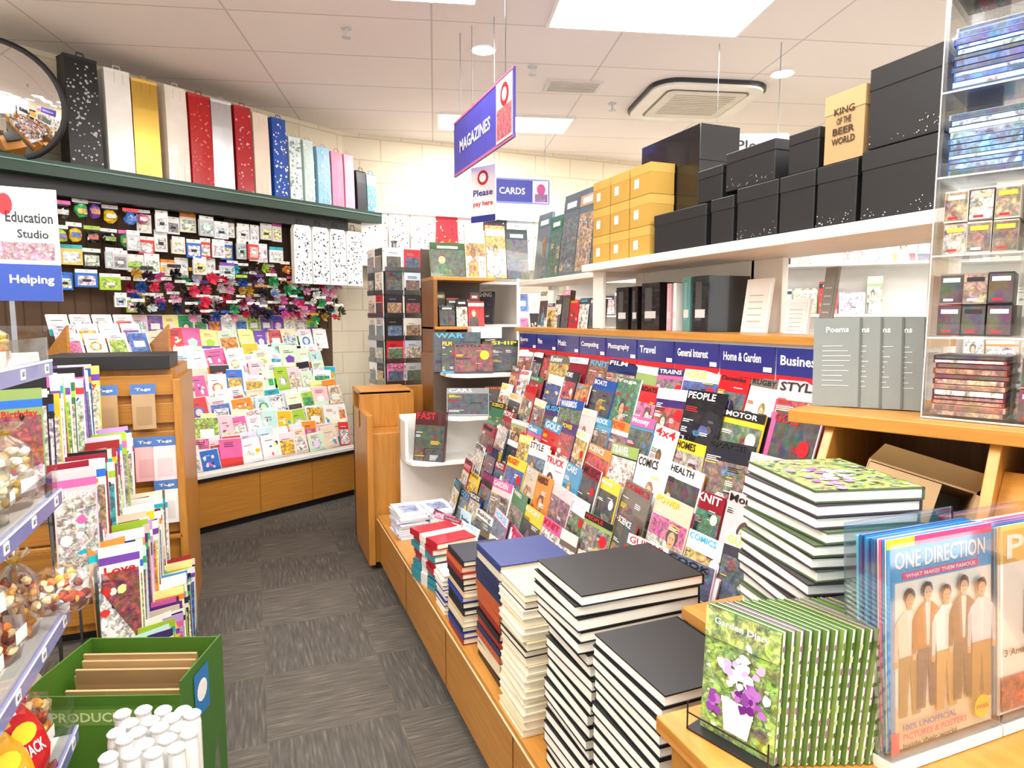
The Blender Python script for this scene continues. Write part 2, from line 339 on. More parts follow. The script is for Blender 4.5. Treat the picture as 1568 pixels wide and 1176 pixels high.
b = B(); M = F(2.26, 5.6, 0, -8); b.box(M, -.35, .32, 2.63, 2.85, -.006, .006, H('3038a8')); b.text(M, 'CARDS', -.15, 2.71, .24, .06, .008, WHITE); b.box(M, .16, .31, 2.64, 2.84, .006, .009, H('e8d8f0'))
b.disc(M, .24, 2.76, .04, .05, .011, H('c04080')); b.quad(M, .18, 2.65, .3, 2.72, .011, H('8040a0'), 'photo'); b.box(M, -.35, .32, 2.63, 2.645, .006, .009, H('8890e0')); b.box(M, -.35, .32, 2.835, 2.85, .006, .009, H('8890e0'))
for x in (-.28, .28): b.box(M, x-.002, x+.002, 2.85, ZC, -.002, .002, GREY, 'metal')
b.obj('hanging_sign_cards')
b = B(); M = F(3.12, 3.6, .03, -25); b.box(M, -.27, .27, 2.5, 2.79, -.006, .006, WHITE); b.disc(M, -.17, 2.7, .07, .07, .008, RED); b.disc(M, -.17, 2.7, .045, .045, .009, WHITE); b.disc(M, -.17, 2.7, .03, .03, .01, RED)
b.text(M, 'Please', -.07, 2.68, .28, .07, .008, BLACK); b.text(M, 'take one', -.07, 2.57, .3, .07, .008, NAVY)
for x in (-.2, .2): b.box(M, x-.002, x+.002, 2.79, ZC-.03, -.002, .002, GREY, 'metal')
b.obj('hanging_notice_sign')

# ------------------------------------------------------------------ corner card display
W_ = B(); M = CW(0, 0, 0)
W_.box(M, 1.0, 3.66, .06, .40, -.62, 0, WHITE, 'woodh'); W_.box(M, 1.0, 3.66, 0, .06, -.62, -.04, BLACK, 'black')
W_.box(M, 1.0, 3.66, .40, .425, -.62, .02, BLACK, 'black'); W_.box(M, 1.0, 3.66, .425, .45, -.62, .015, WHITE, 'white')
for s in (1.65, 2.2, 2.72, 3.2): W_.box(M, s-.002, s+.002, .06, .4, 0, .002, H('7a4a1a'))
W_.box(M, 1.0, 3.85, .45, 2.48, -.62, -.56, H('5a4636'), 'matte')
for k in range(6):
    W_.box(M, 1.95, 3.64, .45+.17*k, .47+.17*k, -.56, -.005-.085*k, WHITE, 'white'); W_.box(M, 1.95, 3.64, .47+.17*k, .50+.17*k, -.012-.085*k, -.007-.085*k, WHITE, 'acrylic')
W_.box(M, .4, 3.9, 2.50, 2.60, -.6, -.24, WHITE, 'greenshelf'); W_.box(M, 3.9, 4.22, 2.50, 2.60, -.44, -.24, WHITE, 'greenshelf'); W_.box(M, .4, 4.22, 2.565, 2.575, -.24, -.232, H('6a9080'))
W_.box(M, .4, 3.9, 2.40, 2.5, -.6, -.34, BLACK, 'black')
for i in range(28): W_.box(M, 1.1+i*.1, 1.103+i*.1, 1.5, 2.4, -.56, -.552, H('3a2c22'))
W_.obj('greeting_card_display_unit', .003)
C = B()
for k in range(6):
    for lay in range(2):
        s = 2.0+.06*lay
        while s < 3.58:
            w = R.choice([.11, .13, .14, .15, .17]); h = R.choice([.15, .18, .19, .21])
            gcard(C, CW(s+w/2, -.022-.085*k-.025*lay, .472+.17*k+lay*R.uniform(.02, .06), 16, R.uniform(-8, 8)) @ Ro(R.uniform(-5, 5), 'Z'), w, h, PASTEL if R.random() < .78 else VIV); s += w+R.uniform(-.01, .02)
for i in range(15): gcard(C, CW(1.98+.115*i, -.5, 1.47, 6), .11, .15, VIV+PASTEL)
C.obj('greeting_cards')
P = B()
def pack(M, w, h, col, kind):
    P.box(M, -w/2, w/2, h*.8, h, -.003, 0, R.choice([WHITE, WHITE, R.choice(VIV)]))
    P.box(M, -.003, .003, h*.9, h*.93, -.1, .02, GREY, 'metal')
    if kind == 0:
        P.box(M, -w/2, w/2, 0, h*.8, -.02, .0, col, 'gloss'); P.quad(M, -w*.4, h*.1, w*.4, h*.65, .001, R.choice([WHITE, col, GREY]+PASTEL), 'photo'); P.quad(M, -w*.2, h*.3, w*.2, h*.45, .0015, R.choice([WHITE, BLACK, WHITE]))
    elif kind == 1:
        P.blob(M @ Tr(0, h*.4, 0), w*.42, h*.36, .025, col, jit=.2); P.quad(M, -w*.3, h*.25, w*.3, h*.5, .027, R.choice(VIV+[WHITE]), 'photo'); P.quad(M, -w*.4, h*.72, w*.4, h*.8, .001, BLACK)
    else:
        c = M @ Tr(0, h*.4, .01)
        for q in range(15):
            a = q*2*math.pi/9+R.random()*.4; r = w*R.uniform(.4, .55) if q < 9 else w*.28; zz = R.uniform(.0, .02) if q < 9 else .03; e = .38
            P.add(c, [(0, 0, zz*.3), (r*.8*math.cos(a-e), r*.8*math.sin(a-e), zz), (r*math.cos(a), r*math.sin(a), zz+.02), (r*.8*math.cos(a+e), r*.8*math.sin(a+e), zz)], [(0, 1, 2, 3)], tuple(x*R.uniform(.6, 1.1) for x in col), 'gloss')
WP = [H('f0f0f0'), H('e0e0e8'), H('f0e8d8'), H('c8c8d0'), H('fbfbfb')]
BW = [H(x) for x in ('c02040', 'e060a0', '402040', 'f0f0f0', 'e83050', '202028', '801030', 'e8a0c0', '2050a0', '30a060', 'c0c0c8', 'f04060', 'c8a040')]
for zr, h, cols, kind, s0, s1, wr in ((2.26, .13, VIV, 1, 1.2, 2.1, .09), (2.24, .15, WP, 0, 2.1, 3.25, .1), (2.1, .13, VIV, 1, 1.2, 2.0, .1), (2.08, .15, WP+VIV[:2], 0, 2.0, 3.2, .1), (1.95, .15, WP+VIV, 0, 1.2, 1.9, .13), (1.93, .14, WP+[H('202028')], 0, 1.9, 2.7, .11), (1.96, .12, DARKS+VIV, 2, 2.75, 3.3, .08),
   (1.86, .12, BW, 2, 2.0, 3.8, .09), (1.78, .12, BW, 2, 1.95, 3.8, .09), (1.80, .13, WP+PASTEL+VIV, 0, 1.2, 1.95, .13), (1.70, .11, BW, 2, 2.0, 3.8, .09), (1.63, .11, BW+DARKS, 2, 2.0, 3.8, .09), (1.66, .12, VIV+WP, 0, 1.9, 2.2, .08), (1.57, .1, BW, 2, 2.4, 3.8, .08)):
    s = s0
    while s < s1:
        w = wr*R.uniform(.8, 1.2); pack(CW(s+w/2, -.42+R.uniform(-.05, .04), zr+R.uniform(-.02, .02), 0, R.uniform(-10, 10)), w, h*R.uniform(.85, 1.1), R.choice(cols), kind); s += w+R.uniform(.0, .012)
P.obj('hanging_stationery_packs')
G = B()
for i in range(4):
    M = CW(3.38+.185*i, -.3, 1.9, 0, R.uniform(-5, 5)); G.prism(M, [(-.085, 0), (.085, 0), (.085, .46), (.07, .5), (-.07, .5), (-.085, .46)], -.05, 0, WHITE)
    G.prism(M, [(-.03, .5), (-.02, .56), (.02, .56), (.03, .5), (.025, .5), (.015, .553), (-.015, .553), (-.025, .5)], -.03, -.027, BLACK)
    for q in range(80): G.disc(M, R.uniform(-.075, .075), R.uniform(.02, .46), R.uniform(.004, .011), R.uniform(.004, .011), .001+R.uniform(0, .0004), R.choice([BLACK, GREY, BLACK, H('a0b8c8'), H('506070')]), n=7, jit=.35)
G.obj('patterned_gift_bags')
T = B(); M = CW(1.68, .02, 0)
T.box(M, -.3, .28, 0, 1.36, -.01, .1, WHITE, 'woodv'); T.box(M, -.3, .28, 1.3, 1.36, -.3, -.01, WHITE, 'woodv')
T.prism(F(*(CW(1.38, .02, 0).translation), PC-90), [(-.13, 1.36), (.3, 1.36), (.3, 1.56)], 0, .015, WHITE, 'wood'); T.prism(F(*(CW(1.95, .02, 0).translation), PC-90), [(-.13, 1.36), (.3, 1.36), (.3, 1.56)], 0, .015, WHITE, 'wood')
T.obj('wooden_card_cabinet', .003)
T = B()
for r_ in range(3):
    for i in range(4):
        gcard(T, CW(1.47+.13*i, .1-.11*r_, 1.37+.06*r_, 30), .115, .15, [H('fbf5f2'), H('f8e4e0'), H('ffffff')])
T.obj('boxed_note_cards')

def giftbag(s0, s1, h, col, mat, dots=None, dcol=WHITE):
    b = B(); w = (s1-s0)*.97; s = (s0+s1)/2; M = CW(s, -.34, 2.6, 0, R.uniform(-5, 5)); d = .075
    lv = [(0, 1, 1), (.3, .99, .97), (.7, .98, .9), (.97, .97, .78), (1, 1.0, .8)]
    ring = lambda y, kw, kd: [(-w/2*kw, y, -d*kd), (-w/2*kw*.95, y, -d*kd*.1), (-w/2*kw*.97, y, d*kd), (0, y, d*kd*1.02), (w/2*kw*.97, y, d*kd), (w/2*kw*.9, y, 0), (w/2*kw, y, -d*kd)]
    vs = []
    for y, kw, kd in lv: vs += ring(y*h, kw, kd)
    n = 7; fs = [(j*n+i, j*n+(i+1)%n, (j+1)*n+(i+1)%n, (j+1)*n+i) for j in range(len(lv)-1) for i in range(n)]+[tuple(range(n))[::-1]]
    b.add(M, vs, fs, col, mat)
    dk = tuple(x*.78 for x in col)
    for xx in (-.12, .2): b.add(M, [(w*xx, 0, d*1.02+.001), (w*(xx+.03), 0, d*1.02+.001), (w*(xx+.03), h*.97, d*.8+.001), (w*xx, h*.97, d*.8+.001)], [(0, 1, 2, 3)], dk, mat)
    b.prism(M @ Tr(0, h*.98, d*.7), [(-.03, 0), (-.02, .04), (.02, .04), (.03, 0), (.024, 0), (.016, .034), (-.016, .034), (-.024, 0)], 0, .003, tuple(x*.6 for x in col))
    if dots:
        for q in range(dots):
            yy = R.uniform(.03, .92)*h; r_ = R.uniform(.004, .01)
            b.disc(M, R.uniform(-.45, .45)*w, yy, r_, r_, d*(1.02-.2*(yy/h))+.006, dcol, n=7, jit=.2)
    return b.obj('gift_bag')
bags = [(1.63,1.84,.7,H('141416'),'print',90,H('b0b0b0')), (1.87,2.04,.68,H('f6f3ee'),'gloss',0,0), (2.04,2.22,.66,H('d8b050'),'foil',0,0), (2.25,2.42,.67,H('f0e8de'),'gloss',0,0),
 (2.42,2.6,.66,H('b81018'),'gloss',45,H('e06868')), (2.6,2.77,.66,H('c8c8cc'),'foil',0,0), (2.78,2.93,.66,H('b0141e'),'gloss',30,H('e8a0a0')), (2.93,3.08,.64,H('e8d6c4'),'print',0,0),
 (3.1,3.24,.64,H('1c50b0'),'gloss',60,WHITE), (3.26,3.38,.52,H('e0ecec'),'print',60,H('80a0a0')), (3.39,3.5,.52,H('c8dcd8'),'print',60,H('f4f8f8')), (3.52,3.67,.49,H('90c4e4'),'print',40,WHITE),
 (3.68,3.81,.48,H('e890b0'),'print',0,0), (3.82,3.93,.48,H('f0b4c8'),'print',0,0), (3.95,4.07,.36,H('1c1c24'),'print',0,0), (4.08,4.19,.35,H('80b8d8'),'gloss',30,WHITE)]
for a in bags: giftbag(*a)
b = B(); M = F(-1.37, 4.92, 2.90, 14, -8)
n = 40; ringsN = 10; vs = []
for j in range(ringsN+1):
    r_ = .34*(1-j/ringsN)+.002; z = .11*(1-(r_/.34)**2)
    vs += [(r_*math.cos(2*math.pi*i/n), r_*math.sin(2*math.pi*i/n), z) for i in range(n)]
b.add(M, vs, [(j*n+i, j*n+(i+1)%n, (j+1)*n+(i+1)%n, (j+1)*n+i) for j in range(ringsN) for i in range(n)], WHITE, 'mirror')
b.lathe(M, [(.33, -.03), (.352, -.03), (.36, -.01), (.352, .008), (.338, .01)], BLACK, 'black', 40)
b.box(M, -.02, .02, -.02, .02, -.4, -.02, BLACK, 'black')
b.obj('convex_security_mirror', smooth=True)

# ------------------------------------------------------------------ rear card rack, wrap
b = B(); M = F(0, 6.55, 0, 0)
b.box(M, 1.28, 3.0, 0, .4, -.1, .45, WHITE, 'woodh'); b.box(M, 1.28, 3.0, .4, 2.1, -.1, -.04, H('d8d0c0'))
for k in range(7): b.box(M, 1.28, 3.0, .45+.2*k, .47+.2*k, -.06, .35-.05*k, WHITE, 'white')
rk = b.obj('rear_card_rack')
b = B()
for k in range(7):
    s = 1.3
    while s < 2.9: gcard(b, F(s+.07, 6.55-.32+.05*k, .472+.2*k, 0, 10), .14, .19, PASTEL+VIV); s += .15
b.obj('assorted_greeting_cards', parent=rk)
b = B(); x = 1.0
for c in (H('f4f4f0'), H('e8ecf0'), H('f6f0e6'), H('d02830'), H('f0d8d8'), H('303038'), H('c8d8e0'), H('e8e0c0')):
    w = R.uniform(.2, .3); M = F(x+w/2, 6.4, 2.1, 0); b.box(M, -w/2+.005, w/2-.005, 0, .5, -.004, 0, c)
    for q in range(45): b.disc(M, R.uniform(-.45, .45)*w, R.uniform(.03, .47), .007, .007, .001, R.choice([RED, BLACK, WHITE, NAVY, YEL]), n=6)
    x += w
b.box(F(1, 6.5, 2.6), .1, 2.1, 0, .03, -.05, .12, WHITE, 'white')
b.obj('wrapping_paper_display')
b = B(); X, Y = 1.1, 5.35
b.lathe(Zf(X, Y, 0), [(.24, 0), (.24, .03), (.03, .05), (.02, .1), (.02, 2.2), (.03, 2.22)], GREY, 'metal')
for f in range(4):
    for k in range(10):
        for i in range(2):
            M = F(X, Y, .35+k*.18, f*90+12) @ Tr(-.08+.16*i, 0, .17); gcard(b, M, .145, .172, [WHITE, H('f4e8e0'), H('d02830'), H('202028'), H('e8e0d0'), H('c8d8e8')]+DARKS[:3]+WP)
            b.quad(M, -.06, .02, .06, .11, .003, R.choice(PH), 'photo'); b.box(M, -.075, .075, -.005, .03, .004, .006, GREY, 'metal')
for k in range(10): b.box(Zf(X, Y, .34+k*.18, 12), -.17, .17, -.17, .17, 0, .004, GREY, 'metal')
b.obj('spinner_card_rack')

# ------------------------------------------------------------------ pedestal + endcap
b = B()
b.box(I4, .66, 1.15, 4.06, 4.6, .05, .88, WHITE, 'woodv'); b.box(I4, .69, 1.12, 4.09, 4.57, 0, .05, BLACK, 'black')
b.box(I4, .64, .68, 4.04, 4.62, .04, 1.0, WHITE, 'woodv'); b.box(I4, .64, 1.15, 4.58, 4.62, .04, 1.12, WHITE, 'woodv')
b.box(I4, .64, 1.0, 4.3, 4.34, .88, 1.12, WHITE, 'woodv'); b.box(I4, .64, .98, 4.3, 4.62, 1.1, 1.13, WHITE, 'wood')
b.box(I4, 1.13, 1.165, 4.06, 4.62, .04, 1.36, WHITE, 'woodd')
b.obj('wooden_service_pedestal', .004)
b = B()
for z, x0 in ((.72, .84), (.98, 1.06), (1.24, 1.1)):
    pts = [(x0, 4.02), (1.6, 4.02), (1.6, 3.72), (x0+.1, 3.72), (x0+.02, 3.78), (x0, 3.86)]
    b.prism(I4, pts, z, z+.02, WHITE, 'white')
b.box(I4, .84, 1.6, 4.0, 4.03, .372, 1.0, WHITE, 'white'); b.box(I4, .84, .86, 3.86, 4.02, .74, .98, WHITE, 'white'); b.box(I4, 1.06, 1.6, 4.0, 4.03, 1.0, 1.27, H('5a4a40'))
b.obj('white_endcap_display_shelf', .003)
b = B()
cover(b, F(.96, 3.78, .742, -40, 10), .2, .3, 'FAST', DARKS, .03); cover(b, F(1.22, 3.8, 1.002, -20, 8), .26, .17, 'CARS', DARKS+[H('a0a4a8')], .03); cover(b, F(1.42, 3.82, 1.002, -20, 8), .16, .17, 'BIKES', DARKS, .03)
cover(b, F(1.26, 3.8, 1.262, -15, 6), .24, .18, 'BATTLE', [H('7a1018')], .04); cover(b, F(1.47, 3.82, 1.262, -15, 6), .18, .2, 'SHIP', DARKS, .04); cover(b, F(1.12, 3.86, 1.262, -20, 6), .09, .2, 'FILM', DARKS, .03)
cover(b, F(1.2, 3.95, 1.262, -15, 3), .3, .25, 'WAR', DARKS, .03)
b.obj('display_books')

# ------------------------------------------------------------------ magazine stand
b = B()
b.box(I4, .70, 1.6, 1.0, 4.0, .07, .34, WHITE, 'wood'); b.box(I4, .74, 1.6, 1.0, 3.98, 0, .07, BLACK, 'black')
b.box(I4, .69, 1.6, 1.0, 4.01, .34, .37, WHITE, 'wood'); b.box(I4, .686, .69, 1.0, 4.01, .345, .352, H('e8d0a0'))
for y in (1.75, 2.5, 3.25): b.box(I4, .698, .70, y-.003, y+.003, .07, .34, H('6a4018'))
steps = [(1.0, .37)]
for k in range(8):
    z = .42+.11*k; x = 1.02+.062*k; steps += [(x-.015, z), (x+.047, z)]
steps += [(1.515, 1.52), (1.6, 1.52), (1.6, .37)]
Mx = Matrix(((1,0,0,0),(0,0,-1,0),(0,1,0,0),(0,0,0,1)))
b.prism(Mx, steps, -3.7, -1.3, WHITE, 'white')
for k in range(8):
    z = .42+.11*k; x = 1.02+.062*k; b.box(I4, x-.02, x-.017, 1.3, 3.7, z, z+.04, WHITE, 'acrylic')
b.box(I4, 1.5, 1.86, 1.26, 3.72, 1.52, 1.545, WHITE, 'wood'); b.box(I4, 1.6, 1.86, 1.3, 3.7, .0, 1.52, WHITE, 'white')
st = b.obj('magazine_display_stand', .002)
b = B(); y = 3.66
for t in ('Sports', 'Men', 'Music', 'Computing', 'Photography', 'Travel', 'General Interest', 'Home & Garden', 'Business'):
    w = .255; M = F(1.512, y-w/2, 1.425, -90); b.box(M, -w/2+.002, w/2-.002, 0, .085, 0, .008, NAVY, 'gloss')
    b.text(M, t, -w*.42, .032, w*min(.7, .075*len(t)), .03, .0095, WHITE); b.box(M, w*.32, w*.46, .005, .02, .008, .009, WHITE); b.box(M, -w/2+.002, w/2-.002, -.02, 0, 0, .008, RED); y -= w+.006
b.obj('category_header_signs', parent=st)
b = B()
for k in range(8):
    z = .421+.11*k; x = 1.016+.062*k; y = 3.62+R.uniform(-.04, .04)
    while y > 1.4:
        w = R.choice([.14, .16, .18, .2, .21]); h = R.choice([.2, .23, .25, .26]) if k < 7 else .215
        if k in (1, 2) and 1.45 < y < 2.2 and R.random() < .65:
            y -= w; continue
        if k == 0 and y < 2.4 and R.random() < .4: y -= w; continue
        n_ = R.randint(1, 4)
        for q in range(n_-1): b.box(F(x+.006+.004*q, y-w/2+R.uniform(-.01, .01), z, -90, 15), -w/2, w/2, 0, h-.004, -.004, -.001, R.choice(BRIGHT))
        cover(b, F(x, y-w/2, z+R.uniform(0, .02), -90+R.uniform(-7, 7), 15) @ Ro(R.uniform(-2, 2), 'Z'), w, h); y -= w+R.uniform(-.02, .012)
b.obj('magazines')
b = B()
for y, c, t in ((1.5, H('c8b8e0'), 'NEW'), (2.2, WHITE, 'Business'), (2.75, WHITE, 'Health'), (3.2, H('c8e8f0'), 'Puzzles')):
    M = F(.985, y, .371, -85, 8); b.box(M, -.07, .07, 0, .22, -.003, 0, c); b.text(M, t, -.05, .15, .1, .04, .001, NAVY)
    for q in range(4): b.quad(M, -.05, .03+.03*q, .04, .04+.03*q, .001, GREY)
for i, y in enumerate((1.32, 1.4, 1.3)):
    M = F(1.13, y, .372+.1*(i == 2), -75, 10); b.box(M, -.06, .06, 0, .36, -.012, 0, H('22242a')); b.quad(M, -.05, .05, .05, .24, .001, H('8a8c90'), 'photo'); b.text(M, 'Phone', -.045, .28, .09, .03, .001, WHITE)
M = F(1.03, 1.62, .66, -80, 12); b.box(M, -.06, .06, 0, .24, -.003, 0, H('c0b4e4')); b.quad(M, -.05, .02, .05, .12, .001, H('a090d0'), 'photo'); b.text(M, 'Offer', -.05, .18, .1, .03, .001, WHITE)
b.obj('promo_leaflets')

# ------------------------------------------------------------------ upper white shelf, boxes
b = B()
b.box(I4, 1.56, 1.95, 1.05, 2.97, 1.83, 1.865, WHITE, 'white'); b.box(I4, 1.66, 1.95, 2.97, 4.05, 1.81, 1.84, WHITE, 'white')
for y in (1.33, 2.92, 4.0): b.box(I4, 1.865, 1.92, y-.03, y+.03, 0, 1.83, WHITE, 'white')
b.box(I4, 1.62, 1.64, 2.86, 2.96, 1.546, 1.83, WHITE, 'white'); b.box(I4, 1.88, 1.91, 1.95, 2.12, 1.3, 1.83, WHITE, 'white')
b.box(I4, 1.88, 1.9, 2.1, 2.95, 1.3, 1.83, WHITE, 'white')
b.obj('white_overhead_shelf', .003)
def giftbox(y0, y1, z0, z1, x0=1.6, d=.24, col=H('1b1b1e'), txt=False, dots=False, mat='print'):
    b = B(); M = F(x0, (y0+y1)/2, z0+.001, -90); w = abs(y1-y0)-.006; h = z1-z0-.002
    b.box(M, -w/2+.002, w/2-.002, 0, h*.8, -d+.002, -.002, col, mat); b.box(M, -w/2, w/2, h*.72, h, -d, 0, tuple(c*1.15 for c in col), mat)
    if dots:
        for q in range(22): r_ = R.uniform(.001, .0024); b.disc(M, R.uniform(-.47, .47)*w, R.uniform(.0, .25)*R.random()*h+.01, r_, r_, .0006, H('c8c8c8'), n=6)
    if txt:
        for i, (t, ww) in enumerate((('KING', .07), ('OF THE', .05), ('BEER', .075), ('WORLD', .08))): b.text(M, t, -ww/2, h*.68-i*.028, ww, .02, .001, H('3a2a18'))
    return b.obj('kraft_gift_box' if txt else 'black_gift_box', .003)
for a in ((2.40, 2.05, 1.866, 2.03), (2.03, 1.9, 1.866, 2.035), (1.89, 1.69, 1.866, 2.05), (1.69, 1.54, 1.866, 2.05), (1.54, 1.39, 1.866, 2.05), (1.385, 1.16, 1.866, 2.06)):
    giftbox(a[0], a[1], a[2], a[3], d=.11 if a[0] == 2.40 else .24, dots=a[0] < 1.6 or a[0] == 1.89)
giftbox(2.70, 2.26, 1.866, 2.39, 1.725, .2, mat='gloss'); giftbox(2.14, 1.99, 2.037, 2.16, 1.62, .1); giftbox(1.98, 1.73, 2.053, 2.19, 1.62, .2, dots=True)
giftbox(1.68, 1.55, 2.053, 2.18, 1.62, .2); giftbox(1.53, 1.385, 2.053, 2.25, 1.61, .22, col=KRAFT, txt=True); giftbox(1.38, 1.15, 2.063, 2.28, 1.61, .22, dots=True)
b = B()
for k in range(3):
    for i in range(3):
        y1 = 2.93-.17*i; z = 1.866+.132*k; M = F(1.6, y1-.083, z, -90)
        b.box(M, -.08, .08, 0, .128, -.12, 0, H('c49a4a'), 'matte'); b.box(M, -.081, .081, .09, .13, -.121, .001, H('d0a858'), 'matte'); b.box(M, -.045, -.01, .035, .075, 0, .002, WHITE)
b.obj('yellow_storage_boxes', .002)
ZS = 1.546
b = B()
for y, w, h, c in ((2.74, .11, .2, BLACK), (2.63, .05, .2, BLACK), (2.5, .14, .21, BLACK), (2.36, .03, .2, H('d8a8b0')), (2.32, .02, .2, WHITE), (2.24, .05, .22, H('5a8a86')), (2.15, .1, .22, BLACK)):
    M = F(1.66, y, ZS, -90); b.box(M, -w/2, w/2, 0, h, -.2, 0, c, 'gloss'); b.quad(M, -w*.3, h*.2, w*.1, h*.9, .001, tuple(min(1, q+.05) for q in c))
    b.box(M, -w*.3, w*.3, h*.25, h*.4, 0, .0015, H('c8c8c8'))
b.obj('box_files')
b = B()
for y, w, h, c in ((1.92, .13, .2, H('f0ece8')), (1.72, .1, .12, H('e8e4e4')), (1.6, .05, .22, H('8a8680'))):
    M = F(1.72, y, ZS, -90, 8); b.box(M, -w/2, w/2, 0, h, -.01, 0, c); b.box(M, -w*.4, w*.4, h*.1, h*.9, 0, .002, tuple(x*.9 for x in c))
    for q in range(5): b.quad(M, -w*.3, h*(.2+.12*q), w*.25, h*(.22+.12*q), .003, H('b8b4b0'))
b.obj('framed_prints')
b = B(); y = 3.95
for w, h, c in ((.2, .42, '5a7880'), (.16, .38, '387058'), (.2, .48, '8890a0'), (.18, .48, 'a8a4b0'), (.16, .42, 'a8b0c0')):
    cover(b, F(1.72, y-w/2, 1.841, -90, 6), w, h, None, [H(c), H(c), H('606a70'), H('c0a080')], .02, notitle=True); y -= w+.005
y = 3.65
while y > 2.95:
    w = R.uniform(.07, .13); cover(b, F(1.62, y-w/2, ZS, -90, 6), w, R.uniform(.13, .22), None, DARKS+BRIGHT, .03, simple=True); y -= w+.008
b.obj('large_picture_books')
b = B(); XB = 1.17
b.box(I4, XB, 1.62, 4.42, 4.75, .05, 1.3, WHITE, 'woodv'); b.box(I4, XB, 1.62, 4.4, 4.75, 1.86, 1.885, WHITE, 'wood'); b.box(I4, XB, 1.62, 4.36, 4.75, 1.52, 1.54, WHITE, 'wood')
b.box(I4, 1.4, 1.62, 4.26, 4.36, 1.46, 1.54, WHITE, 'white'); b.box(I4, XB, 1.62, 4.73, 4.76, 1.3, 2.1, H('4a3c30')); b.box(I4, XB, XB+.03, 4.4, 4.75, 1.3, 1.86, WHITE, 'woodd')
b.obj('wooden_bookcase', .003)
b = B()
x = XB
for w, h, p in ((.25, .24, [H('3a5a20'), H('204018'), H('a88030')]), (.15, .34, [H('e8e0d0'), H('c08830')]), (.15, .38, [H('d8a030'), H('c8c8c8')]), (.17, .36, DARKS)):
    cover(b, F(x+w/2, 4.45, 1.886, 0, 8), w, h, None, p, .02, notitle=True); x += w+.006
for zz in (1.541, 1.302):
    for yo in (0, .1):
        x = XB+.05
        while x < 1.55:
            w = R.uniform(.06, .13); cover(b, F(x+w/2, 4.44+yo, zz, R.uniform(-10, 10), 5), w, R.uniform(.14, .2)+yo*.5, None, DARKS+[H('b0a040'), H('b03030'), H('d8d4c8'), H('c85030'), H('3060a0')], .02, notitle=True); x += w+.005
b.obj('shelved_books')
b = B()
for k in range(3): b.box(I4, 1.66, 1.95, 4.8, 6.0, 1.2+.33*k, 1.22+.33*k, WHITE, 'white')
b.box(I4, 1.95, 1.98, 4.8, 6.0, 0, 2.2, WHITE, 'white'); rm = b.obj('rear_magazine_shelving')
b = B()
for k in range(3):
    yy = 5.9
    while yy > 5.0: w = R.uniform(.15, .24); cover(b, F(1.74, yy-w/2, 1.222+.33*k, -60, 5), w, .26, None, BRIGHT+DARKS, .02, True); yy -= w+.01
b.obj('rear_magazines', parent=rm)

# ------------------------------------------------------------------ book stacks on base
def S(name, x, y, w, d, z0, h, cols, t=.022, jit=.006, rot=0, page=CREAM, mat='print', jr=1.5, top=None, sp=1, shift=0):
    b = B(); z = z0
    while z+t <= z0+h+1e-6:
        tt = t*R.uniform(.88, 1.12); o = shift if z > z0+h*.68 else 0
        book(b, Zf(x-o+R.uniform(-jit, jit), y+R.uniform(-jit, jit), z, rot+R.uniform(-jr, jr)), w+o, d, tt, R.choice(cols), page, mat, sp); z += tt+.0006
    if top: book(b, Zf(x, y, z, rot), w, d, .022, top, page, mat, sp)
    return b.obj(name)
BK = [H('141417')]
S('black_notebook_stack', .885, 1.43, .33, .25, .371, .61, BK, t=.03, jit=.006, page=H('fbf6ea'), shift=.02)
S('black_notebook_stack', .79, 1.09, .22, .26, .371, .545, BK, t=.028, jit=.005, page=H('fbf6ea'))
S('cream_diary_stack', .80, 1.76, .2, .2, .371, .42, [H('e8dcb8'), H('f0e6c8'), H('d8c8a0'), H('1c1c24'), H('c8a878')], t=.024, top=H('c4bc9a'), page=H('f0e6d0'))
S('cream_diary_stack', .99, 1.76, .15, .22, .371, .40, [H('e8dcb8'), H('f0e6c8'), H('c8b890')], t=.024)
S('blue_diary_stack', .86, 2.06, .26, .24, .371, .42, [H('c05a30'), H('e8dcc0'), H('a03020'), H('20305a'), H('1c1c24')], t=.026, top=H('2c3c78'), page=H('ecdcc0'), sp=-1)
S('mixed_book_stack', .80, 2.35, .2, .2, .371, .32, [H('d86030'), H('e8e0c8'), H('8a2a30'), H('2040a0'), H('e8c8a0'), H('1c1c24')], t=.024, top=H('1c2030'), sp=-1)
S('dark_book_stack', .94, 2.62, .18, .2, .371, .22, [H('1c1c24'), H('303038'), H('701820')], t=.024, sp=-1)
b = B(); z = .371
for i in range(8):
    c = R.choice([H('b01828'), H('b01828'), H('1c1c20'), H('2a90a0')]) if i < 5 else (H('2a90a0') if i == 5 else H('b81c30'))
    M = Zf(.8+R.uniform(-.01, .01), 2.87, z, 8+R.uniform(-6, 6)); book(b, M, .2, .28, .028, c, CREAM, 'gloss', -1); b.box(M, -.101, .101, -.03, .03, .0285, .0295, H('e8e0d8')); b.box(M, -.1035, -.101, -.03, .03, 0, .029, H('e8e0d8')); z += .030
b.obj('ribboned_diary_stack')
S('navy_book_stack', .76, 2.59, .12, .14, .371, .17, [H('2838a0'), H('203080'), WHITE], t=.02)
b = B()
for i in range(13):
    for q in range(2): M = Zf(.80+.17*q, 3.62+R.uniform(-.01, .01), .371+.011*i, R.uniform(-6, 6)); b.box(M, -.08, .08, -.12, .12, 0, .009, R.choice([WHITE, H('e4e8f4'), H('d8def0')])); b.quad(M, -.05, -.08, .05, .06, .0095, H('a0b0e8'), 'photo')
b.obj('paper_pack_stack')
b = B()
for i in range(9):
    M = F(.86+.02*i, 3.36-.075*i, .371, -70+R.uniform(-15, 15), 22+R.uniform(-6, 12)); cover(b, M, .14, .19, None, [WHITE, H('f0e8e8'), H('c8e8e8'), RED, H('203060'), WHITE], simple=True)
b.obj('pocket_magazines')
b = B()
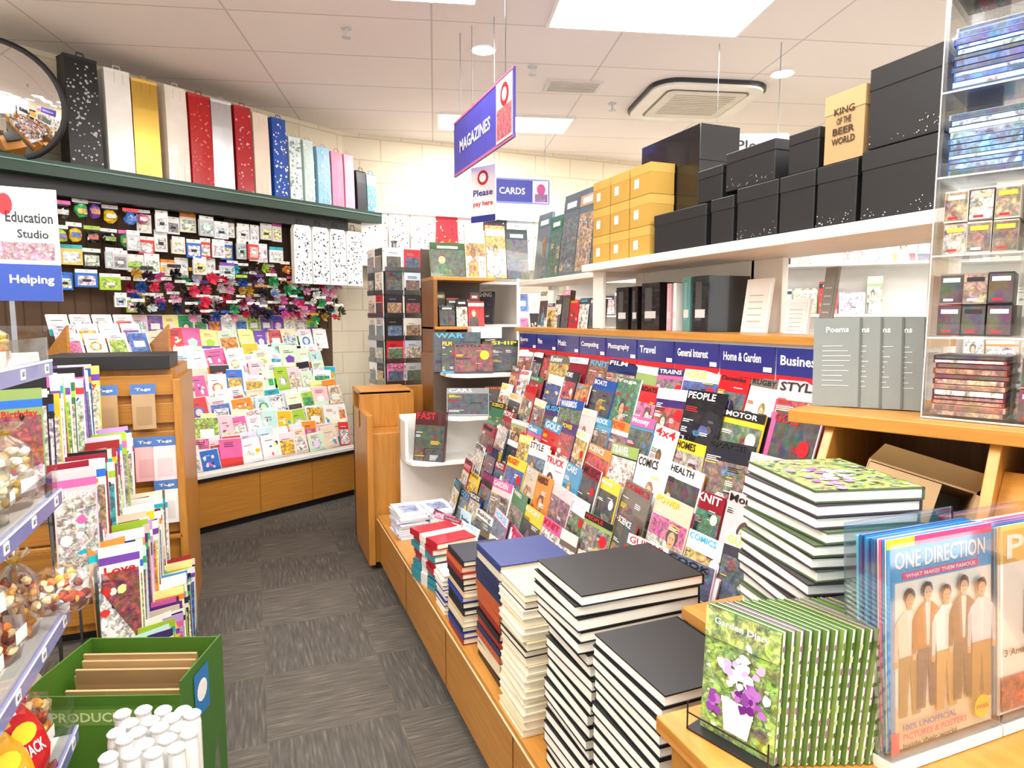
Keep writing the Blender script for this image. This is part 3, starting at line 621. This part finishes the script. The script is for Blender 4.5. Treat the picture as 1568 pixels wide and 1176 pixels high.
for i in range(6): book(b, Zf(.84, 3.12, .371+.02*i, 5), .2, .15, .019, R.choice([BLACK, WHITE, RED]), spine=0)
b.obj('small_book_stack')

# ------------------------------------------------------------------ near counter
b = B()
b.box(I4, .66, 2.3, .1, .9, .05, .87, WHITE, 'woodv'); b.box(I4, .64, 2.3, .08, .92, .87, .9, WHITE, 'wood')
b.box(I4, .97, 1.6, .92, 1.27, .372, .87, WHITE, 'woodv'); b.box(I4, .95, 1.85, .92, 1.27, .87, .9, WHITE, 'wood'); b.box(I4, .7, 2.3, .14, .9, 0, .05, BLACK, 'black')
b.obj('wooden_sales_counter', .003)
GC = [H(x) for x in ('88b048', '4c7a28', 'c8d898', 'a8c060', '5a8a30', 'd8e0a0', '3c6420', '98b850')]
def garden(b, M, x0, x1, y0, y1, z, n=60, fl=.3):
    b.quad(M, x0, y0, x1, y1, z, H('8aae48'), 'photo')
    for q in range(n):
        c = R.choice(GC) if R.random() > fl else R.choice([H('f4f0f8'), H('c890c8'), H('8a3f8c'), H('f0e4f0'), H('d8b0d0')])
        r_ = R.uniform(.008, .028)*(y1-y0); b.disc(M, R.uniform(x0+r_, x1-r_), R.uniform(y0+r_, y1-r_), r_, r_*.7, z+.0003+q*.00001, c, 'photo' if R.random() < .6 else 'print', n=7, jit=.4)
b = B(); z = .901
while z < 1.27:
    M = Zf(1.06+R.uniform(-.008, .008), .96+R.uniform(-.006, .006), z, -12+R.uniform(-4, 4)); book(b, M, .215, .25, .023, R.choice([H('5a6a4c'), H('3a3438'), H('4a5a3c'), H('48404c')]), H('fbf8f2'), spine=1); z += .0245
garden(b, M, -.105, .105, -.122, .122, .0236, 200, .45)
for q in range(26): b.disc(M, R.gauss(-.02, .035), R.gauss(-.03, .035), .011, .009, .0256+q*.00002, R.choice([H('f8f4fa'), H('fbf8ff'), H('c080c0'), H('9a5aa0')]), n=7, jit=.35)
b.obj('floral_book_stack')
b = B()
for i in range(15):
    px = .712+.0125*i; py = .80-.004*i; M = F(px, py, .901, -73-i*.6, 3+i*.5)
    b.box(M, -.068, .068, 0, .218, -.0015, 0, R.choice([H('6f8a40'), H('50702c')])); b.box(M, -.0675, .0675, .002, .216, -.0085, -.0015, H('f4eede'), 'matte'); b.box(M, -.068, .068, 0, .218, -.0102, -.0085, R.choice([H('7a5a80'), H('4a6a30'), H('8a7060')]))
    for q in range(10): b.quad(M @ Tr(.0681, 0, 0) @ Ro(90, 'Y'), .003, .02*q+.005, .0098, .02*q+R.uniform(.008, .018), .0004, R.choice([H('6a8a40'), H('8a6a80'), H('c8d0a0'), H('4a6028')]))
M = F(.712, .80, .901, -73, 3)
garden(b, M, -.067, .067, .001, .217, .0006, 170, .05)
b.quad(M, -.067, .165, .067, .217, .0026, H('a8c060'), 'photo')
b.text(M, 'Garden Diary', -.05, .188, .1, .014, .0032, H('fbfbe8'))
for q in range(34): r_ = R.uniform(.005, .01); b.disc(M, R.gauss(0, .02), R.gauss(.125, .02), r_, r_*.9, .0034+q*.00002, R.choice([H('fbf8fd'), H('f4ecf8'), H('f8f4fa'), H('d8b0d8')]), n=7, jit=.35)
b.prism(M, [(-.02, .02), (.022, .02), (.032, .075), (-.028, .075)], .0028, .0036, H('f0ece4'))
for q in range(22): r_ = R.uniform(.005, .009); b.disc(M, R.gauss(.022, .012), R.gauss(.088, .011), r_, r_, .0044+q*.00002, R.choice([H('8a3f9c'), H('6a2080'), H('b070c0'), H('a050b0')]), n=7, jit=.35)
for q in range(8): b.disc(M, R.gauss(-.045, .008), R.gauss(.06, .01), .008, .008, .0044+q*.00002, R.choice([H('8a3f9c'), H('b070c0')]), n=7, jit=.3)
b.obj('floral_notebooks')
b = B(); M = F(.70, .80, .901, -73, 0)
b.box(M, -.075, .075, 0, .003, -.2, .012, WHITE, 'black')
for x in (-.075, .073): b.box(M, x, x+.002, 0, .05, .01, .012, BLACK, 'black')
b.box(M, -.075, .075, .03, .032, .011, .013, BLACK, 'black')
b.obj('wire_book_holder')
def feature(x0, y, w, h, second=False):
    b = B(); M = F(x0+w/2, y, .925, 0, 4)
    for q in range(9):
        b.box(M @ Tr(R.uniform(-.004, .004), 0, -.003-.0055*q), -w/2, w/2, 0, h-R.uniform(0, .004), -.005, -.0005, R.choice([H('2a90c8'), H('e85a90'), H('f0f0f0'), H('60c0e0'), H('2060a0')]), 'gloss')
    b.box(M, -w/2, w/2, 0, h, -.002, 0, H('fff8ea'), 'print')
    z = .0004
    if not second:
        b.quad(M, -w/2, h*.79, w/2, h, z, H('3aa8e0')); b.quad(M, -w/2, h*.955, w/2, h, z+.0003, H('e83878')); b.quad(M, -w/2, h*.955, -w*.25, h, z+.0006, H('f8d820'))
        b.text(M, 'ONE DIRECTION', -w*.425, h*.848, w*.86, h*.085, z+.0006, H('103a70')); b.text(M, 'ONE DIRECTION', -w*.43, h*.852, w*.86, h*.085, z+.0009, WHITE)
        b.quad(M, -w*.36, h*.8, w*.36, h*.835, z+.0008, H('e83878')); b.text(M, "WHAT MAKES THEM FAMOUS", -w*.33, h*.807, w*.66, h*.02, z+.001, WHITE)
        b.quad(M, -w/2, 0, -w*.43, h*.955, z+.0009, H('2a98d8')); b.quad(M, -w*.43, h*.0, w/2, h*.2, z+.0001, H('f0dcb8'))
        for i, (cx, cl, pn, dy) in enumerate(((-.30, 'e8e0d0', 'a08860', 0), (-.14, 'b8763c', '4a5060', .02), (.03, 'ffffff', 'c8a068', -.01), (.19, '806048', '58524a', .015), (.36, 'd8e0e8', 'b08850', -.01))):
            figure(b, M, cx*w, h*(.15+dy), h*.6, z+.0012+i*.0013, H(cl), H(pn), H(('5a3820', '2a1810', '6a4020')[i % 3]), R.choice([SKIN, H('e8bfa0')]))
        zt = .0085
        b.text(M, '100% UNOFFICIAL', -w*.4, h*.1, w*.5, h*.03, zt, H('2050b0')); b.text(M, 'PICTURES & POSTERS', -w*.4, h*.055, w*.6, h*.03, zt, H('e83878')); b.text(M, 'Inside their world', -w*.4, h*.015, w*.5, h*.026, zt, BLACK)
        b.disc(M, .36*w, .1*h, .08*w, .08*w, zt, H('f8d820')); b.text(M, 'FREE', .3*w, .09*h, .12*w, .02*h, zt+.0003, RED); b.quad(M, -w/2, 0, -w*.43, h*.1, .0078, H('e83878'))
    else:
        b.quad(M, -w/2, h*.8, w/2, h, z, H('d8b060')); figure(b, M, 0, h*.1, h*.75, z+.001, H('f4f0e8'), H('c8a878')); b.text(M, 'POP', -w*.4, h*.82, w*.8, h*.13, z+.001, WHITE)
        b.quad(M, -w*.48, h*.02, w*.48, h*.2, z+.003, H('d86030'), 'photo'); b.text(M, '3 Amazing', -w*.45, h*.3, w*.4, h*.05, z+.004, BLACK)
    b.obj('celebrity_magazine')
    b = B()
    b.box(M, -w/2-.008, w/2+.004, -.004, h*.99, .0125, .0145, WHITE, 'acrylic'); b.box(M, -w/2-.008, w/2+.004, -.006, -.003, -.07, .0145, WHITE, 'acrylic')
    b.box(M, -w/2-.0085, -w/2-.0065, -.004, h*.99, -.07, .0125, WHITE, 'acrylic'); b.box(M, -w/2-.008, w/2+.004, -.004, h*1.04, -.07, -.067, WHITE, 'acrylic')
    b.box(M, -w/2-.01, w/2+.004, -.024, -.006, -.08, .016, H('e8e4de'), 'gloss')
    b.obj('acrylic_magazine_holder')
feature(.895, .67, .245, .335); feature(1.157, .67, .22, .325, True)

# ------------------------------------------------------------------ lectern display
L = F(1.24, 1.08, 0, -66.6)
b = B()
b.box(L, -.12, .62, 1.355, 1.385, -.42, .02, WHITE, 'woodh')
b.box(L, -.02, .62, .902, 1.02, -.36, -.03, WHITE, 'woodh')
Ls = L @ Matrix(((0,0,1,0),(0,1,0,0),(-1,0,0,0),(0,0,0,1)))
side = [(.38, .905), (-.02, .905), (-.13, 1.14), (-.12, 1.19), (-.0, 1.355), (.38, 1.355)]
for x in (-.04, .27, .58): b.prism(Ls, side, x, x+.02, WHITE, 'woodv')
b.box(L, -.04, .6, .902, 1.355, -.38, -.36, WHITE, 'woodd')
b.box(L @ Tr(.30, 1.16, .12) @ Ro(-38, 'X'), -.02, .3, -.0, .02, -.24, .0, WHITE, 'woodh'); b.box(L @ Tr(.30, 1.16, .12) @ Ro(-50, 'X'), -.01, .3, -.0, .21, -.02, .0, WHITE, 'woodh')
b.obj('wooden_lectern_display', .002)
b = B(); Mc = L @ Tr(.12, 1.16, -.04) @ Ro(-14, 'Z') @ Ro(11, 'Y') @ Ro(-20, 'X')
K2 = H('a8865a')
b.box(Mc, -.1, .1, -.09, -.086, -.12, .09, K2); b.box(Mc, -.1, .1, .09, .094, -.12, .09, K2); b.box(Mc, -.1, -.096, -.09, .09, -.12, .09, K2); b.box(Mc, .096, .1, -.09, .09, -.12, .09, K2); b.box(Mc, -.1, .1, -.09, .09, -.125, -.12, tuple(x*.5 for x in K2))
b.box(Mc, -.098, .04, -.088, .088, .086, .09, H('b89468'))
b.add(Mc, [(-.1, .094, .09), (.1, .094, .09), (.12, .13, .13), (-.08, .13, .13)], [(0, 1, 2, 3)], K2)
b.add(Mc, [(.1, -.09, .09), (.1, .09, .09), (.16, .08, .12), (.16, -.08, .12)], [(0, 1, 2, 3)], H('b89468'))
b.obj('open_cardboard_box')
b = B()
for i in range(4):
    M = L @ Tr(-.055+.042*i, 1.387, -.1-.012*i) @ Ro(12, 'Y') @ Ro(-8, 'X') @ Ro(2, 'Z')
    b.box(M, -.052, .052, 0, .215, -.02, 0, H('7d8280'), 'gloss'); b.text(M, 'Poems', -.025, .18, .05, .014, .001, H('e0e0dc'))
    for q in range(9): b.quad(M, -.032, .05+.012*q, .032-R.uniform(0, .02), .0515+.012*q, .001, H('c8ccc8'))
    b.box(M, .048, .0525, 0, .215, -.0205, .0008, H('5c605e'), 'gloss')
b.obj('silver_gift_books')
b = B(); x0, x1, z0, z1 = .14, .45, -.27, -.05; yb = 1.387; lv = [0, .17, .34, .50, .67, .86]
for x in (x0, x0+.15, x1-.004): b.box(L, x, x+.004, yb, yb+.95, z0, z1, WHITE, 'acrylic')
for yy in lv+[.945]: b.box(L, x0, x1, yb+yy, yb+yy+.005, z0, z1, WHITE, 'acrylic')
b.box(L, x0, x1, yb, yb+.95, z0, z0+.003, WHITE, 'acrylic')
for yy in lv: b.box(L, x0, x1, yb+yy, yb+yy+.03, z1, z1+.003, WHITE, 'acrylic'); b.box(L, x0, x1, yb+yy, yb+yy+.003, z1+.001, z1+.005, WHITE, 'gloss')
for x in (x0-.002, x1-.002): b.box(L, x, x+.008, yb, yb+.95, z1-.002, z1+.004, H('e8eef2'), 'film'); b.box(L, x, x+.002, yb, yb+.95, z1+.003, z1+.005, WHITE, 'gloss')  # pale strips down the upright edges paint in the glare
b.obj('acrylic_display_tower')
b = B(); pals = [['5a1c2c', '8a4030', '302030', 'a07060', 'c8a080'], ['2a2028', '7a2028', 'a08878', '181418', 'd8c8b8'], ['c8b8a0', 'a08868', '705848', 'e0d8cc', 'f0e8e0'], ['2858a0', '6090c0', '183860', 'a8c0d8', '88a8c8'], ['2060b0', '4080c8', '103060', '3050a0', 'b0d0e8'], ['201c20', 'b02028', '1a1a1c', '3a3434']]
for k in range(6):
    pl = [H(c) for c in pals[k]]; y0 = yb+lv[k]+.006; zf = z1-.02
    if k == 5:
        x = x0+.008
        while x < x1-.03:
            w = R.uniform(.016, .03); c = R.choice(pl); b.box(L, x, x+w-.001, y0, y0+.075, zf-.12, zf, c)
            for q in range(4): b.quad(L, x+w*.3, y0+.01+.015*q, x+w*.7, y0+.02+.015*q, zf+.0006, R.choice([WHITE, GREY, c]))
            x += w
        continue
    if k in (3, 4, 0):
        yy = y0
        while yy < y0+.125:
            t = R.uniform(.008, .014); c = R.choice(pl); sh = R.uniform(-.003, .003); b.box(L, x0+.012+sh, x0+.14+sh, yy, yy+t-.001, zf-.14, zf, c)
            b.quad(L, x0+.016+sh, yy+.001, x0+.136+sh, yy+t-.002, zf+.0006, R.choice(pl+[WHITE]), 'photo'); yy += t
        cols = [(x0+.16, .13)]
    else: cols = [(x0+.01, .13), (x0+.16, .13)]
    nc = 2 if k == 4 else 3
    for xs, W2 in cols:
        wv = W2/nc
        for ci in range(nc):
            for ri in range(1 if k == 4 else 2):
                hh = .135 if k == 4 else .064; M = L @ Tr(xs+wv*(ci+.5), y0+ri*.066, zf-R.uniform(0, .01)) @ Ro(R.uniform(-5, 5), 'Y')
                for q in range(3): b.box(M, -wv/2+.001, wv/2-.001, 0, hh, -.045*(q+1), -.045*q-.002, R.choice(pl))
                b.quad(M, -wv*.46, hh*.05, wv*.46, hh*.95, -.0012, R.choice(pl), 'photo'); b.quad(M, -wv*.35, hh*.72, wv*.35, hh*.86, -.0006, R.choice([WHITE, H('e8c840'), pl[0]])); b.quad(M, -wv*.3, hh*.1, wv*.1, hh*.18, -.0006, R.choice([WHITE, RED]))
b.obj('trading_card_boxes')

# ------------------------------------------------------------------ left gondola
b = B()
b.box(I4, -1.1, -.36, 3.66, 4.3, .05, 1.35, WHITE, 'woodv'); b.box(I4, -1.05, -.4, 3.7, 4.26, 0, .05, BLACK, 'black'); b.box(I4, -.37, -.335, 3.58, 4.3, 0, 1.3, WHITE, 'woodv')
for k in range(9): b.box(I4, -1.1, -.37, 3.63, 3.66, .1+.14*k, .2+.14*k, WHITE, 'woodh')
b.box(I4, -.92, -.38, 3.6, 4.0, 1.35, 1.42, BLACK, 'black'); b.box(I4, -1.1, -.36, 3.58, 3.6, .5, .52, WHITE, 'wood')
b.obj('slatwall_gondola', .003)
b = B()
def pouch(x, z, w, h, c1, c2):
    M = F(x, 3.59, z, 5); b.box(M, -w/2, w/2, h*.78, h, -.004, 0, c2); b.text(M, 'Tags', -w*.3, h*.84, w*.6, h*.08, .001, WHITE)
    b.box(M, -w/2+.005, w/2-.005, 0, h*.78, -.02, 0, c1, 'gloss'); b.box(M, -.003, .003, h*.92, h*.94, -.04, .03, GREY, 'metal'); b.quad(M, -w*.3, h*.1, w*.3, h*.5, .0012, tuple(x_*.8 for x_ in c1))
for x, z, c in ((-.66, 1.06, KRAFT), (-.5, 1.06, KRAFT), (-.82, 1.06, WHITE), (-.5, .8, H('f0b8b8')), (-.62, .82, WHITE), (-.74, .8, H('e8a8b0')), (-.42, .58, WHITE), (-.42, .8, H('f0d8d8'))): pouch(x, z, .11, .22, c, H('5078b8'))
b.obj('hanging_tag_packs')
b = B(); M = F(-1.03, 3.7, -.08, 8); b.box(M, -.2, .2, 1.76, 2.28, -.01, 0, WHITE); b.box(M, -.2, .2, 1.76, 1.93, 0, .002, H('2848a0')); b.disc(M, -.0, 2.2, .03, .05, .002, RED)
b.text(M, 'Education', -.0, 2.12, .18, .05, .002, H('20242c')); b.text(M, 'Studio', .04, 2.05, .12, .04, .002, H('20242c')); b.quad(M, -.16, 1.95, .18, 2.03, .002, H('c890a0'), 'photo'); b.text(M, 'Helping', .0, 1.83, .17, .05, .003, WHITE)
b.box(M, -.01, .01, 1.43, 1.78, -.02, -.01, GREY, 'metal'); b.obj('promotional_sign')
b = B(); r2 = B()
tiers = [(-.37, .46, .05), (-.48, .8, .3), (-.60, 1.1, .6), (-.73, 1.4, .9)]
CP = BRIGHT+PASTEL+[WHITE]*6+[H('5a2a86'), H('c8a0e0'), H('e8e070'), BLACK, BLACK, H('6a2a4a'), H('a8c838'), H('e8c8d8')]
for k, (x, top, base) in enumerate(tiers):
    r2.box(I4, x-.07, x+.07, 2.62, 3.5, base-.012, base, WHITE, 'acrylic'); r2.box(I4, x+.068, x+.07, 2.62, 3.5, base, base+.06, WHITE, 'acrylic')
    for yy in (2.62, 3.48): r2.box(I4, x-.07, x-.06, yy, yy+.01, 0, top-.08, GREY, 'metal')
    y = 2.64
    while y < 3.46:
        c = R.choice(CP); hh = top-base-R.uniform(0, .07)
        M = F(x+R.uniform(-.015, .015), y, base+.001, 26+R.uniform(-9, 9), R.uniform(-4, 8)); b.box(M, -.065, .065, 0, hh, -.0025, 0, c)
        b.quad(M, -.06, hh*.05, .06, hh*.8, .0006, R.choice(PH+VIV+PASTEL), 'photo')
        b.quad(M, -.065, hh*.86, .065, hh*.92, .0006, R.choice(VIV+[WHITE]*3))
        for q in range(7): 
            xx = R.uniform(-.05, .03); yy_ = hh*R.uniform(.1, .85); b.disc(M, xx, yy_, R.uniform(.008, .022), R.uniform(.008, .022), .0009+q*.0001, R.choice([WHITE, BLACK]+PASTEL+VIV), n=8, jit=.3)
        b.text(M, R.choice(['Happy', 'Love', 'Party', 'Wow', 'Birthday']), -.05, hh*.78, .1, .03, .0018, R.choice([BLACK, RED, NAVY, WHITE]))
        y += R.choice([.008, .012, .018, .03])
b.obj('assorted_wrap_and_cards'); r2.obj('acrylic_card_rack')
b = B(); M = F(-.80, 2.88, .98, 35, 12); b.box(M, -.11, .11, 0, .5, -.004, 0, WHITE)
for a in range(13):
    t = math.radians(15*a); cx = .06*math.cos(t); b.disc(M, cx, .33+.06*math.sin(t), .016, .016, .002+.0001*a, RED, n=8)
b.quad(M, -.08, .1, .08, .2, .001, H('c8c8d0')); b.obj('large_greeting_card')

# ------------------------------------------------------------------ snack shelf
b = B()
b.box(I4, -1.0, -.97, .7, 2.06, 0, 1.5, WHITE, 'white'); b.box(I4, -.97, -.52, .7, 2.06, 0, .1, BLACK, 'black')
for z in (.45, .8, 1.13, 1.48):
    b.box(I4, -.97, -.5, .7, 2.06, z-.02, z-.012, WHITE, 'white'); b.box(I4, -.503, -.5, .7, 2.06, z, z+.07, WHITE, 'acrylic'); b.box(I4, -.97, -.5, 2.056, 2.06, z-.02, z+.1, WHITE, 'acrylic')
    b.box(I4, -.5, -.494, .7, 2.06, z-.03, z+.012, H('8486bc'), 'gloss'); b.box(I4, -.494, -.493, .7, 2.06, z+.006, z+.012, WHITE)
    for i in range(7):
        b.box(I4, -.494, -.4925, 1.99-.19*i, 2.02-.19*i, z-.022, z+.002, WHITE); b.text(F(-.492, 1.994-.19*i, z-.016, 90), '$2', 0, 0, .02, .012, 0, BLACK)
for y in (.7, 2.05): b.box(I4, -.97, -.96, y, y+.01, 0, 1.62, WHITE, 'metal')
b.obj('acrylic_snack_shelf')
def sweetbag(name, x, y, z, s, cols, rot=0, n=44):
    b = B(); M = Zf(x, y, z, rot); ky = .62
    def env(t): return 1-.75*max(0, t-.62)/.38 if t > .62 else .8+.2*min(1, t/.25)
    for q in range(n):
        a = R.uniform(0, 6.28); t = R.uniform(.06, .72); rr = s*.48*math.sqrt(R.random())*env(t)
        b.blob(M @ Tr(rr*math.cos(a), rr*math.sin(a)*ky, t*s*1.5) @ Matrix.Rotation(R.uniform(0, 3), 4, 'X'), s*.12, s*.09, s*.07, R.choice(cols), 'print', n=8, k=5)
    lv = [0, .03, .2, .45, .65, .8, .86, .9, 1.0]; nn = 18; vs = []
    for i_, t in enumerate(lv):
        e = env(t) if t < .8 else (.36 if t < .85 else (.16 if t < .88 else (.2 if t < .95 else .55)))
        for i in range(nn):
            a = 2*math.pi*i/nn; j = 1+R.uniform(-.09, .09)+(.12 if (i % 2 and t > .6) else 0); vs.append((s*.55*e*j*math.cos(a), s*.55*e*j*math.sin(a)*(ky if t < .8 else .8), t*s*1.55))
    b.add(M, vs, [(j*nn+i, j*nn+(i+1)%nn, (j+1)*nn+(i+1)%nn, (j+1)*nn+i) for j in range(len(lv)-1) for i in range(nn)]+[tuple(range(nn))[::-1]], WHITE, 'film')
    b.lathe(M @ Tr(0, 0, .875*s*1.55), [(s*.1, 0), (s*.11, .006), (s*.1, .012)], H('d8b040'), 'foil', 12)
    b.quad(M @ F(0, -s*.36, s*.45, 0, 0), -s*.2, -s*.12, s*.2, s*.12, 0, WHITE); b.quad(M @ F(s*.57, 0, s*.45, 90, 0), -s*.16, -s*.12, s*.16, s*.12, 0, WHITE)
    return b.obj(name)
CR = [H('f4e2b0'), H('fbf6e4'), H('e8c880'), H('fdf9f0')]; OR = [H('f08828'), H('b84828'), H('f4b040'), H('8a3420'), H('f8e0a8')]
for y, z, cl in ((1.97, 1.13, CR), (1.82, 1.13, CR), (1.67, 1.13, CR), (1.97, .8, OR), (1.82, .8, OR), (1.66, .8, OR), (1.97, .45, OR), (1.9, 1.48, [H('f08020'), H('f8d060')]), (1.75, 1.48, [H('f08020'), H('f0f0e0')])):
    sweetbag('sweet_bag', -.585, y, z-.011, .14 if z < 1.4 else .09, cl, R.uniform(60, 120))
for y, c in ((1.84, 'c01820'), (1.72, 'd8a020')):
    b = B(); M = F(-.53, y, .45, 60, 25)
    b.blob(M @ Tr(0, .11, 0), .07, .1, .022, H(c), 'gloss', .05, 14, 8); b.box(M, -.06, .06, .195, .215, -.002, .002, H(c), 'gloss'); b.box(M, -.06, .06, .005, .025, -.002, .002, H(c), 'gloss')
    b.disc(M, 0, .13, .035, .025, .0235, YEL); b.text(M, 'SNACK', -.035, .07, .07, .03, .0245, WHITE); b.obj('snack_packet')
b = B(); M = F(-.46, 2.0, .82, 60, 40); b.blob(M @ Tr(0, .07, 0), .09, .07, .03, WHITE, 'film', .1, 16, 8)
for q in range(24): b.blob(M @ Tr(R.uniform(-.06, .06), R.uniform(.03, .11), 0), .014, .012, .008, R.choice(OR), 'print', n=7, k=5)
b.add(M, [(.07, .05, 0), (.13, .03, .01), (.14, .1, 0), (.07, .1, 0)], [(0, 1, 2, 3)], WHITE, 'film')
b.obj('clear_candy_packet')

# ------------------------------------------------------------------ green carton
b = B(); M = Zf(-.39, 2.28, 0, -20); GN = H('4a7524'); w, d, h = .44, .3, .52; t = .005
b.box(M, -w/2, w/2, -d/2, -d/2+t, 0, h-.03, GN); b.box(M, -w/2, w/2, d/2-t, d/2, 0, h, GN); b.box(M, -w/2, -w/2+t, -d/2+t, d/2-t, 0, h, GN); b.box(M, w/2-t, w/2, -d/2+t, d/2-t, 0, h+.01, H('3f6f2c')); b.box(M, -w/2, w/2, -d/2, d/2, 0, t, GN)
SM = F(*(M @ Vector((.221, -.15, 0))), 70)
b.quad(SM, .08, .35, .18, .5, .002, H('2878b8')); b.disc(SM, .13, .43, .035, .035, .003, WHITE)
FM = F(*(M @ Vector((0, -.15, 0))), -20)
b.quad(FM, -.2, .02, .2, .46, .001, H('55822a')); b.quad(FM, -.18, .4, .1, .45, .0015, H('7aa048')); b.text(FM, 'PRODUCE', -.16, .41, .2, .03, .002, H('d8e8a8')); b.disc(FM, .06, .2, .09, .09, .002, H('a8c848'), 'photo')
b.obj('green_cardboard_carton')
b = B()
for i in range(9): b.box(M @ Tr(R.uniform(-.01, .01), .125-.02*i, .02) @ Ro(R.uniform(-3, 3)+8, 'X'), -.18, .18, -.004, .004, 0, .5-.014*i+R.uniform(-.01, .01), H('c8a878') if i % 2 else H('b89468'))
b.obj('kraft_envelopes')
b = B()
for i in range(4):
    for j in range(5):
        M = Zf(-.36+.05*i+.025*(j % 2), 1.74+.045*j-.01*i, .052)
        b.lathe(M @ Ro(R.uniform(-2, 2), 'X'), [(.021, 0), (.021, .44+.03*R.random()), (.0185, .482), (.021, .487), (.022, .492), (.017, .497)], H('f4f2ee'), 'gloss', 16)
b.obj('white_poster_tubes')
b = B(); M = Zf(-.275, 1.82, 0)
b.box(M, -.13, .14, -.13, .15, 0, .05, BLACK, 'black'); b.box(M, -.135, -.13, -.13, .15, 0, .4, WHITE, 'acrylic'); b.box(M, .14, .145, -.13, .15, 0, .4, WHITE, 'acrylic'); b.box(M, -.135, .145, -.135, -.13, 0, .4, WHITE, 'acrylic')
b.obj('acrylic_floor_bin')

# ------------------------------------------------------------------ far shop racks seen through gap
for (cx, cy, ph, wd) in ((4.3, 3.3, -45, 3.0), (4.2, 6.1, -10, 2.0)):
    b = B(); M = F(cx, cy, 0, ph); b.box(M, -wd/2, wd/2, 0, 2.3, -.35, -.3, WHITE, 'white'); b.box(M, -wd/2, wd/2, 0, .4, -.3, .05, WHITE, 'wood')
    for k in range(5): b.box(M, -wd/2, wd/2, .5+.37*k, .52+.37*k, -.3, 0, WHITE, 'white')
    sh = b.obj('distant_white_shelving')
    b = B()
    for k in range(5):
        x = -wd/2+.05
        while x < wd/2-.25:
            w = R.uniform(.1, .2)
            if R.random() < .85: cover(b, M @ Tr(x+w/2, .521+.37*k, -.12) @ Ro(-8, 'X'), w, R.uniform(.16, .28), None, PASTEL+BRIGHT, .02, notitle=True)
            x += w+.01
    b.obj('distant_magazines', parent=sh)

# ------------------------------------------------------------------ light, world, camera
w = bpy.data.worlds.new('World'); scene.world = w; w.use_nodes = True
w.node_tree.nodes['Background'].inputs[0].default_value = (1, .98, .96, 1); w.node_tree.nodes['Background'].inputs[1].default_value = 1.3
scene.view_settings.view_transform = 'Standard'; scene.view_settings.exposure = .8
cam = bpy.data.cameras.new('camera'); co = bpy.data.objects.new('camera', cam); scene.collection.objects.link(co)
cam.sensor_width = 36; cam.lens = 36*1000/1568; cam.clip_start = .02
psi = math.radians(21.7); th = math.radians(5.77)
fwd = Vector((math.sin(psi)*math.cos(th), math.cos(psi)*math.cos(th), -math.sin(th)))
co.rotation_euler = fwd.to_track_quat('-Z', 'Y').to_euler(); co.location = (0, 0, 1.6)
scene.camera = co
